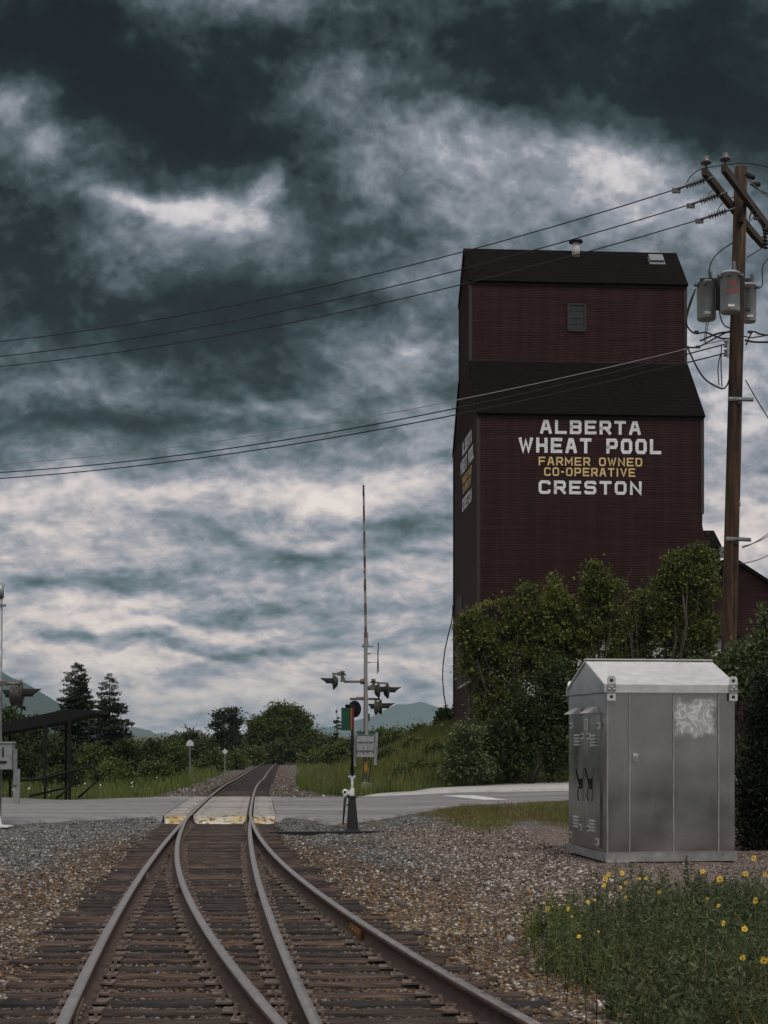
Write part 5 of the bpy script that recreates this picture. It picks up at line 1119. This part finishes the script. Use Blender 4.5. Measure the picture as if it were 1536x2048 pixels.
bush('low_shrub', 'small rounded bush on the hilltop against the elevator wall', 'shrub', [(893, 1432, 18, 16), (880, 1440, 12, 10)], 84, 1600, .16, 'leaf_mid', 8, None, False, clump=.16, base=890)
bush('elder_bush', 'grey green leafy bush in front of the pole foot', 'shrub', [(1490, 1322, 42, 38), (1450, 1345, 36, 30), (1525, 1300, 30, 40), (1500, 1365, 60, 34), (1540, 1250, 16, 40)], 27.2, 7500, .105, 'leaf_pale', 9, None, False, narrow=.42, clump=.11, base=1495, depth=.7, per=26)
bush('cedar_hedge', 'dense hedge bush, darkened for shade, behind the cabinet at the photo edge', 'hedge', [(1520, 1450, 34, 80), (1530, 1560, 48, 110), (1510, 1660, 34, 90), (1560, 1420, 60, 90), (1560, 1620, 60, 130), (1497, 1600, 24, 110)], 25.4, 26000, .085, 'leaf_hedge_shaded', 10, None, False, narrow=.3, clump=.12, base=1530, depth=.7)
# beyond the road, left of the track
CG = 'dark conifers left of the track'
conifer('tall ragged conifer with a twin top behind the stair shelter', 150, 1320, 1560, 138, 100, 11, 15000, CG, twin=(167, 1327))
conifer('pointed conifer standing right beside the twin topped one', 219, 1344, 1560, 134, 97, 12, 15000, CG)
conifer('slim dark conifer half hidden behind the crossing lamps', 43, 1354, 1540, 42, 96, 13, 2600, CG)
conifer('small slim spruce at the treeline behind the green target', 674, 1410, 1510, 34, 170, 14, 2400, None, name='spruce_tree')
GB = 'bushes left of the track'
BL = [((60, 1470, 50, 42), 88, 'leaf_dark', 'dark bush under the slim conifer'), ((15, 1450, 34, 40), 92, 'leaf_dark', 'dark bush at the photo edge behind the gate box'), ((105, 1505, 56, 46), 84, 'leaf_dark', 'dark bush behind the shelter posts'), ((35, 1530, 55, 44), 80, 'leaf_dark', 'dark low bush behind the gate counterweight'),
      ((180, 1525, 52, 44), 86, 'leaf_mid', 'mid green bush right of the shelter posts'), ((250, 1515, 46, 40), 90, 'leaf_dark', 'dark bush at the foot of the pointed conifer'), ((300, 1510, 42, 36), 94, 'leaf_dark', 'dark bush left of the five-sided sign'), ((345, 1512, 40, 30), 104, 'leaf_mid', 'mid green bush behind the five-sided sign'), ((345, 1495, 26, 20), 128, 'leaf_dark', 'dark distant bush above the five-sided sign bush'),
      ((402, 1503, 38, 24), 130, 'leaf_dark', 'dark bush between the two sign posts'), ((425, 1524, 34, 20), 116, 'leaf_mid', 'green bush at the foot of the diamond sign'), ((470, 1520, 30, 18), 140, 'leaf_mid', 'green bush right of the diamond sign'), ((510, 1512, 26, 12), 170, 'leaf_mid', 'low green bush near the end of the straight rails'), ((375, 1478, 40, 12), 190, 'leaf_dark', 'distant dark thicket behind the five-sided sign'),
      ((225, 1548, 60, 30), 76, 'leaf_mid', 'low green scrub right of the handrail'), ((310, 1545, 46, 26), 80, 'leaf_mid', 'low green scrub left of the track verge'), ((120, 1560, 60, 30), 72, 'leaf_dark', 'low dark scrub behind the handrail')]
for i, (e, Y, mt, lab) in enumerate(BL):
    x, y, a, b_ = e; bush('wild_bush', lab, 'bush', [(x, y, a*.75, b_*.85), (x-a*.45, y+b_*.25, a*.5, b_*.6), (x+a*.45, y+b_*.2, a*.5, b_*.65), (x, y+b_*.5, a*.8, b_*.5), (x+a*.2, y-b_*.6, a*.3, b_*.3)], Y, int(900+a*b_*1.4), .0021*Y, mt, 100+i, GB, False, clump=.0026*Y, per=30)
# treeline at the bend
bush('pine_tree', 'open crowned pine, narrower of the two beyond the diamond sign', 'tree', [(436, 1432, 10, 9), (446, 1424, 8, 8), (432, 1452, 13, 10), (442, 1468, 14, 10), (430, 1482, 14, 9), (444, 1490, 14, 10)], 172, 3400, .26, 'needle', 31, 'pines near the bend', clump=.24, base=440, per=26)
bush('pine_tree', 'open crowned pine with flat top beside the round deciduous tree', 'tree', [(466, 1424, 16, 8), (458, 1440, 13, 10), (474, 1444, 13, 12), (464, 1462, 15, 10), (476, 1478, 13, 10), (460, 1488, 18, 12)], 170, 3800, .26, 'needle', 32, 'pines near the bend', clump=.24, base=467, per=26)
bush('round_tree', 'big rounded deciduous tree straight ahead where the rails vanish', 'tree', [(548, 1440, 30, 24), (575, 1430, 26, 22), (553, 1418, 14, 12), (600, 1450, 28, 28), (520, 1455, 24, 26), (560, 1475, 60, 30), (510, 1485, 22, 24), (622, 1475, 24, 20), (596, 1428, 10, 9), (640, 1484, 18, 14)], 200, 17000, .38, 'leaf_mid', 33, None, clump=.42, base=560, stems=6)
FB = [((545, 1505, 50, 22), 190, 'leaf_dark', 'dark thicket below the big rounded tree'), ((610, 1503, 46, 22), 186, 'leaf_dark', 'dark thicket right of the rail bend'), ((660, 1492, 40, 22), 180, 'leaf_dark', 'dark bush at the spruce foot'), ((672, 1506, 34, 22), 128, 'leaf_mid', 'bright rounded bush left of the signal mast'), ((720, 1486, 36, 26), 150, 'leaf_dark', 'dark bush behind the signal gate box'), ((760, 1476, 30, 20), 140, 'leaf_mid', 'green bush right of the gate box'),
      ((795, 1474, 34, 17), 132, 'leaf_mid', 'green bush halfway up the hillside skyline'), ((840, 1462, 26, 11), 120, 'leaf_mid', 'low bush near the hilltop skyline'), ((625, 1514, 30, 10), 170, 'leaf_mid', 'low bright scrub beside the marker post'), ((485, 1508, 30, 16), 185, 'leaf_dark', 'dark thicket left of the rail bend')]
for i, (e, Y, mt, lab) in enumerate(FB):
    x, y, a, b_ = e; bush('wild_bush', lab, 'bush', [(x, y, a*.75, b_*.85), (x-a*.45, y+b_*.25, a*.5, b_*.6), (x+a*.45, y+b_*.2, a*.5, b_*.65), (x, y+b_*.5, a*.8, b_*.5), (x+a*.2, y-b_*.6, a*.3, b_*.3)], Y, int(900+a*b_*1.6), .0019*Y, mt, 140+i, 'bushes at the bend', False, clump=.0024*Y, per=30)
# far woods closing the valley floor
def woods(name, label, x0, x1, Y, h, n, seed, mat='leaf_dark'):
    r_ = np.random.default_rng(seed); x = r_.uniform(x0, x1, n); top = h*(.45+.55*vnoise(x*.13, 1.7, seed))*(.8+.3*vnoise(x*.7, 2.1, seed)); y = Y+r_.uniform(-12, 12, n)
    z = gz(x, y)+top*r_.uniform(0, 1, n)**.6; V, F = leaves(np.stack([x, y, z], -1), r_.uniform(.5, 1.1, n), r_, None, .7)
    tag(mesh_np(name, V, F, mat), label, 'woods', kind='stuff')
woods('far_woods', 'dark band of far trees closing the valley floor', -80, 40, 240, 4.6, 26000, 61)

# ---- grasses (uncountable)
def blades(x, y, h, wd, r_, bend=.35, seg=2, zf=gz):
    n = len(x); z = zf(x, y); a = r_.uniform(0, 6.283, n); dx_, dy_ = np.cos(a), np.sin(a); b_ = r_.uniform(.1, 1, n)*bend*h; rows = []
    f = r_.uniform(0, 6.283, n); wx, wy = np.cos(f), np.sin(f)
    for i in range(seg+1):
        t = i/seg; w_ = wd*(1-t*.88); cx_, cy2, cz = x+dx_*b_*t*t, y+dy_*b_*t*t, z-.03+h*t*(1-.18*t*bend)
        rows += [np.stack([cx_-wx*w_/2, cy2-wy*w_/2, cz], -1), np.stack([cx_+wx*w_/2, cy2+wy*w_/2, cz], -1)]
    V = np.stack(rows, 1).reshape(-1, 3); m2 = 2*(seg+1); b0 = np.arange(n)[:, None]*m2
    F = np.concatenate([np.stack([b0[:, 0]+2*i, b0[:, 0]+2*i+1, b0[:, 0]+2*i+3, b0[:, 0]+2*i+2], -1) for i in range(seg)]); return V, F
NR2 = np.random.default_rng(91)
def field(name, label, n, xr, yr, h, wd, accept, mat='grass', bend=.35, seg=2):
    r_ = NR2; x = r_.uniform(*xr, n); y = r_.uniform(*yr, n); k = accept(x, y); x, y = x[k], y[k]
    hh = r_.uniform(h[0], h[1], len(x))*(.55+.8*vnoise(x*.7, y*.35, 17)); V, F = blades(x, y, hh, wd*r_.uniform(.6, 1.4, len(x)), r_, bend, seg)
    tag(mesh_np(name, V, F, mat), label, 'grass', kind='stuff')
inview = lambda x, y, m_=.3: np.abs(x) < y*.262+m_
field('bank_grass', 'tall green grass on the bank right of the track', 60000, (-5, 9), (55, 100), (.35, .75), .03, lambda x, y: (x > aR(y)+1.7+.5*vnoise(x, y*.3, 4)+np.maximum(0, (66-y)*.13)) & (y > np.where(x > -.8, sw_hi(x)+.15, yf(x)+.6)) & ((x < 4.2) | (y < 70)) & inview(x, y))
field('bank_weeds', 'straw and seed heads mixed through the bank grass', 16000, (-5, 9), (55, 100), (.4, .95), .03, lambda x, y: (x > aR(y)+2.2+np.maximum(0, (66-y)*.13)) & (y > np.where(x > -.8, sw_hi(x)+.3, yf(x)+.9)) & ((x < 4.2) | (y < 70)) & inview(x, y) & (vnoise(x*.8, y*.35, 71) > .42), 'grass_dry', .5)
for i, (px, py, a, b_, Y, mt) in enumerate(((845, 1535, 22, 14, 66, 'leaf_mid'), (800, 1550, 16, 11, 64, 'leaf_dark'), (870, 1500, 20, 13, 74, 'leaf_mid'), (775, 1512, 18, 11, 82, 'leaf_dark'), (830, 1488, 16, 9, 92, 'leaf_mid'), (720, 1540, 15, 10, 70, 'leaf_mid'), (880, 1560, 20, 12, 62, 'leaf_dark'), (655, 1545, 14, 9, 72, 'leaf_mid'))):
    gp = ground_at(px, py+b_); lab = ['clump of bright weeds midway up the bank', 'dark weed clump low on the bank by the signal', 'bright weed clump high on the bank near the elevator', 'dark weed clump behind the signal mast', 'bright weed clump near the bank skyline', 'bright weed clump right behind the signal base', 'dark weed clump beside the flowering shrub', 'bright weed clump beside the ballast shoulder'][i]
    bush('weed_clump', lab, 'weeds', [(px, py, a, b_), (px-a*.6, py+b_*.3, a*.6, b_*.6), (px+a*.6, py+b_*.3, a*.6, b_*.6)], gp.y, 1100, .15, mt, 200+i, 'weed clumps on the bank', False, clump=.14, per=24)
field('meadow_grass', 'rough green grass left of the track beyond the road', 42000, (-28, -4), (53, 110), (.35, .8), .035, lambda x, y: (x < aL(y)-1.7-.8*vnoise(x, y*.3, 5)-np.maximum(0, (66-y)*.05)) & (y > yf(x)+.5) & inview(x, y))
field('far_grass', 'distant grass along the far stretch of track', 26000, (-60, 40), (100, 225), (.3, .7), .07, lambda x, y: ((x < aL(y)-2.2) | (x > aR(y)+2.4)) & inview(x, y))
field('verge_grass', 'short dry yellow green grass on the verge before the road', 90000, (.5, 8), (26, 52), (.05, .16), .013, lambda x, y: NR2.random(len(x)) < verge_den(x, y)*.8, 'grass_dry', .8)
field('verge_grass', 'short green tufts on the gravel verge', 60000, (.8, 7), (26, 52), (.05, .20), .013, lambda x, y: (NR2.random(len(x)) < verge_den(x, y)*.7*smooth(.45, .7, vnoise(x*1.1, y*.5, 33))) | ((vnoise(x*1.9, y*1.9, 35) > .93) & (y < yn(x)-.2) & (x > bR(y)+1.5) & (NR2.random(len(x)) < .12)), 'grass', .7)
field('dry_tufts', 'ochre tufts of dry moss and grass beside the diverging rail', 9000, (-2, 3), (9, 30), (.015, .06), .009, lambda x, y: (x > bR(y)+.25) & (x < bR(y)+1.7) & (vnoise(x*2.3, y*1.1, 81) > .66), 'grass_dry', .9)
r_ = NR2; n = 46; x = r_.uniform(-16, -7.5, n); y = r_.uniform(54, 66, n); k = (x < aL(y)-2.2) & inview(x, y); x, y = x[k], y[k]; z = gz(x, y)+r_.uniform(.3, .75, len(x)); q = np.stack([x, y, z], -1)
V, F = leaves(q, np.full(len(x), .075), r_, None, .9); tag(mesh_np('meadow_blossoms', V, F, 'white_blossom'), 'tiny pale blossoms dotted through the meadow grass', 'blossoms', kind='stuff')

# ---- foreground weeds: leafy stems, grass blades, dead twigs
def weedzone(x, y):
    edge = 1.60+.30*(vnoise(y*.9, 2.2, 41)-.5)*2-.05*(y-9)+.5*smooth(11.5, 9.5, y)*0; back = 15.6+.7*(vnoise(x*1.2, 5.1, 42)-.5)*2-.6*np.clip(2.3-x, 0, 1)
    return (x > edge) & (y < back) & (x < y*.275+.3)
r_ = np.random.default_rng(92)
def pick(n, xr=(1.2, 4.8), yr=(8.4, 16.4), dens=None):
    x = r_.uniform(*xr, n); y = r_.uniform(*yr, n); k = weedzone(x, y) | (weedzone(x-.35, y+.5) & False)
    ed = 1.60+.30*(vnoise(y*.9, 2.2, 41)-.5)*2-.05*(y-9); k &= r_.random(n) < np.clip(.18+(x-ed)/.9, 0, 1)*np.clip(.25+(16.2-y)/2.2, 0, 1)
    if dens is not None: k &= dens(x, y)
    return x[k], y[k]
def leafy(xs, ys, hs, leaf_n, leaf_s, mat, name, label, spread=.14):
    Vv, Ff, b = [], [], 0; sV, sF = blades(xs, ys, hs, np.full(len(xs), .007), r_, .30, 3); 
    z0 = gz(xs, ys); n = len(xs); t = r_.uniform(.08, 1.0, (n, leaf_n)); a = r_.uniform(0, 6.283, (n, leaf_n)); rr = spread*(1.05-t*.75)*r_.uniform(.3, 1, (n, leaf_n))
    p = np.stack([xs[:, None]+np.cos(a)*rr*.5, ys[:, None]+np.sin(a)*rr*.5, z0[:, None]+hs[:, None]*t], -1).reshape(-1, 3)
    o_ = np.stack([np.cos(a), np.sin(a), np.full_like(a, .75)], -1).reshape(-1, 3)
    V, F = leaves(p, (leaf_s*r_.uniform(.5, 1.3, (n, leaf_n))*(1.15-.6*t)).reshape(-1), r_, o_*1.4, .24)
    V = np.concatenate([sV, V]); F = np.concatenate([sF, F+len(sV)]); tag(mesh_np(name, V, F, mat), label, 'weeds', kind='stuff')
x, y = pick(3000, dens=lambda x, y: vnoise(x*2.2, y*1.6, 47) > .30); leafy(x, y, r_.uniform(.26, .56, len(x))*(.30+1.0*vnoise(x*1.5, y*1.1, 43)), 26, .10, 'weed', 'leafy_weeds', 'dense dark leafy weeds before the cabinet')
x, y = pick(1300); leafy(x, y, r_.uniform(.30, .66, len(x))*(.35+.95*vnoise(x*1.7, y*1.1, 44)), 30, .05, 'weed', 'leafy_weeds', 'feathery fine leaved weeds among the darker ones', .10)
x, y = pick(700, (1.0, 4.8), (9.5, 16.2)); leafy(x, y, r_.uniform(.42, .78, len(x))*(.55+.6*vnoise(x*1.2, y*.8, 52)), 30, .075, 'leaf_pale', 'leafy_weeds', 'taller pale green stems rising above the weed patch', .09)
x = r_.uniform(1.15, 1.95, 420); y = r_.uniform(12.2, 15.4, 420); k = r_.random(420) < np.exp(-((x-1.63)/.22)**2-((y-14)/1.2)**2); x, y = x[k], y[k]; leafy(x, y, r_.uniform(.25, .48, len(x)), 26, .06, 'grass', 'leafy_weeds', 'yellowish feathery clump at the gravel side of the weed patch', .08)
x, y = pick(15000); V, F = blades(x, y, r_.uniform(.15, .55, len(x))*(.5+.7*vnoise(x*1.9, y*1.3, 48)), r_.uniform(.003, .008, len(x)), r_, .75, 4); tag(mesh_np('weed_grass', V, F, 'grass'), 'long thin grass blades through the weed patch', 'grass', kind='stuff')
x, y = pick(2600, (1.2, 4.6), (8.4, 12.0), lambda x, y: vnoise(x*1.4, y*1.1, 45) > .45); V, F = blades(x, y, r_.uniform(.25, .6, len(x)), r_.uniform(.004, .008, len(x)), r_, 1.0, 5); tag(mesh_np('dry_grass', V, F, 'grass_dry'), 'straw coloured grass bending over the gravel edge', 'grass', kind='stuff')
x = r_.uniform(1.0, 2.2, 900); y = r_.uniform(9, 15, 900); k = np.abs(x-1.6) < .42; x, y = x[k], y[k]; V, F = blades(x, y, r_.uniform(.05, .26, len(x)), np.full(len(x), .004), r_, 1.9, 4); tag(mesh_np('dead_twigs', V, F, 'twig'), 'tangle of dead brown stems at the weed edge', 'twigs', kind='stuff')
# tall single weeds in front of the cabinet
def tall_weed(px, py_top, py_base, label, seed, nl=60):
    b_ = ground_at(px, py_base); Y = b_.y; top = P(px, py_top, Y); t = thing('tall_weed', label, 'weed', b_, 'tall weeds before the cabinet'); rr = np.random.default_rng(seed)
    m_ = MB(); m_.tube([b_, b_.lerp(top, .5)+Vector((.02, 0, 0)), top], [.007, .006, .003], 5); m_.build('stem', ['weed'], t)
    f = rr.uniform(.25, 1, nl); p = np.array(b_)+(np.array(top)-np.array(b_))*f[:, None]; a = rr.uniform(0, 6.283, nl); o_ = np.stack([np.cos(a), np.sin(a), np.full(nl, .6)], -1)
    V, F = leaves(p+o_*.035*(1.2-f)[:, None], .10*(1.15-f*.75), rr, o_*1.5, .26); mesh_np('foliage', V, F, 'weed', t)
tall_weed(1373, 1711, 1800, 'tall leafy weed standing against the cabinet base', 1); tall_weed(1397, 1740, 1820, 'stout leafy weed just right of the tallest one', 2, 80); tall_weed(1281, 1733, 1810, 'slim weed standing before the cabinet corner seam', 3, 40); tall_weed(1322, 1745, 1815, 'bare reddish weed stalk before the cabinet', 4, 14)
# yellow flowers, each on its own stalk
FL = [(1211, 1758, 12), (1217, 1749, 11), (1208, 1771, 11), (1244, 1746, 12), (1251, 1766, 9), (1241, 1775, 8), (1274, 1757, 7), (1292, 1757, 9), (1319, 1784, 9), (1251, 1794, 9), (1176, 1804, 9), (1190, 1800, 6), (1095, 1817, 12), (1136, 1818, 10), (1144, 1833, 7), (1158, 1873, 10), (1197, 1863, 6), (1405, 1743, 12), (1440, 1758, 17), (1491, 1748, 14), (1507, 1716, 15), (1530, 1748, 11), (1510, 1801, 15), (1437, 1811, 8), (1446, 1846, 14), (1489, 1858, 16), (1485, 1915, 14), (1528, 1920, 18), (1414, 1798, 8), (1280, 1757, 7)]
pet = None
for i, (px, py, d_) in enumerate(FL):
    Y = (CAMZ+.15-.57)/((py-HY)/FPX-SL); Y = min(max(Y, 8.6), 16.2); k = FPX/Y; c = P(px, py, Y); rr = random.Random(i); b_ = Vector((c.x+rr.uniform(-.05, .05), c.y+rr.uniform(-.05, .05), 0)); b_.z = float(gz(b_.x, b_.y))
    t = thing('yellow_flower', 'yellow daisy-like wildflower on a thin stalk above the weeds', 'flower', b_, 'yellow wildflowers in the weed patch')
    m_ = MB(); m_.tube([b_, b_.lerp(c, .55)+Vector((rr.uniform(-.02, .02), 0, .01)), c], [.004, .0035, .003], 5); m_.build('stem', ['weed'], t)
    rad = d_/k*.5*1.05; yaw = rr.uniform(-.6, .6); pitch = rr.uniform(-.1, .75); nv = Vector((math.sin(yaw)*math.cos(pitch), -math.cos(yaw)*math.cos(pitch), math.sin(pitch))); a_ = nv.cross(Vector((0, 0, 1))).normalized(); bb = nv.cross(a_); m_ = MB()
    for j in range(13):
        an = 6.283*j/13+rr.uniform(-.1, .1); dd = a_*math.cos(an)+bb*math.sin(an); s_ = dd.cross(nv); L_ = rad*rr.uniform(.8, 1.1)
        m_.add([c+dd*rad*.15, c+dd*L_*.6+s_*rad*.13+nv*rad*.15, c+dd*L_+nv*rad*.08, c+dd*L_*.6-s_*rad*.13+nv*rad*.15], [(0, 1, 2, 3)])
    h_ = m_.build('flower_head', ['petal'], t); m_ = MB(); m_.lathe([(rad*.24, 0), (rad*.2, rad*.18), (.001, rad*.24)], c, nv, 8); m_.build('flower_centre', ['petal_centre'], h_)

# ---------------------------------------------------------------- mountains and the air in front of them
def ridge(name, Y, prof, depth, seed, rough):
    xs = np.linspace(prof[0][0], prof[-1][0], 90); top = np.interp(xs, *zip(*prof)); rows = 10; V = []
    X3 = (xs-CX)/FPX*Y; Z3 = CAMZ+(HY-top)/FPX*Y
    for j in range(rows+1):
        t = j/rows; q = np.abs(1-2*t); yy_ = Y-depth+2*depth*t; zz = -20+(Z3+20)*(1-q**1.25)+rough*(vnoise(xs*.05, np.full_like(xs, j*1.0), seed)-.5)*(1 if 0 < j < rows else 0)*(2 if j != rows//2 else .7)
        V += list(zip(X3*(yy_/Y), np.full_like(xs, yy_), zz))
    n = len(xs); F = [(j*n+i, j*n+i+1, (j+1)*n+i+1, (j+1)*n+i) for j in range(rows) for i in range(n-1)]
    tag(mesh_np(name, V, F, 'mountain_wood', smooth=True), kind='structure')
ridge('mountain', 4200, [(-900, 1480), (-420, 1330), (-200, 1322), (-60, 1316), (0, 1342), (60, 1373), (110, 1402), (180, 1440), (260, 1478), (330, 1490)], 900, 1, 10)
ridge('mountain', 7200, [(150, 1470), (225, 1455), (265, 1452), (285, 1456), (330, 1476), (400, 1484), (460, 1488), (520, 1492)], 900, 2, 12)
ridge('mountain', 9200, [(200, 1480), (400, 1474), (520, 1472), (640, 1462), (720, 1440), (790, 1412), (826, 1404), (860, 1410), (905, 1422), (1000, 1440), (1200, 1462), (1500, 1440), (1900, 1400), (2400, 1470)], 1000, 3, 40)
hz = MB(); hz.box((0, 4900, 90), (12000, 11000, 270)); hm = bpy.data.materials.new('haze'); hm.use_nodes = True; ht_ = NT(hm.node_tree); hm.node_tree.nodes.clear()
vp = ht_.n('ShaderNodeVolumePrincipled', {'Color': (.58, .74, .84, 1), 'Density': 0.00008, 'Anisotropy': 0.0}); ho = ht_.n('ShaderNodeOutputMaterial'); hm.node_tree.links.new(vp.outputs[0], ho.inputs['Volume']); MATS['haze'] = hm
tag(hz.build('haze', ['haze']), 'pale blue air fading the far mountains', 'haze', kind='stuff')
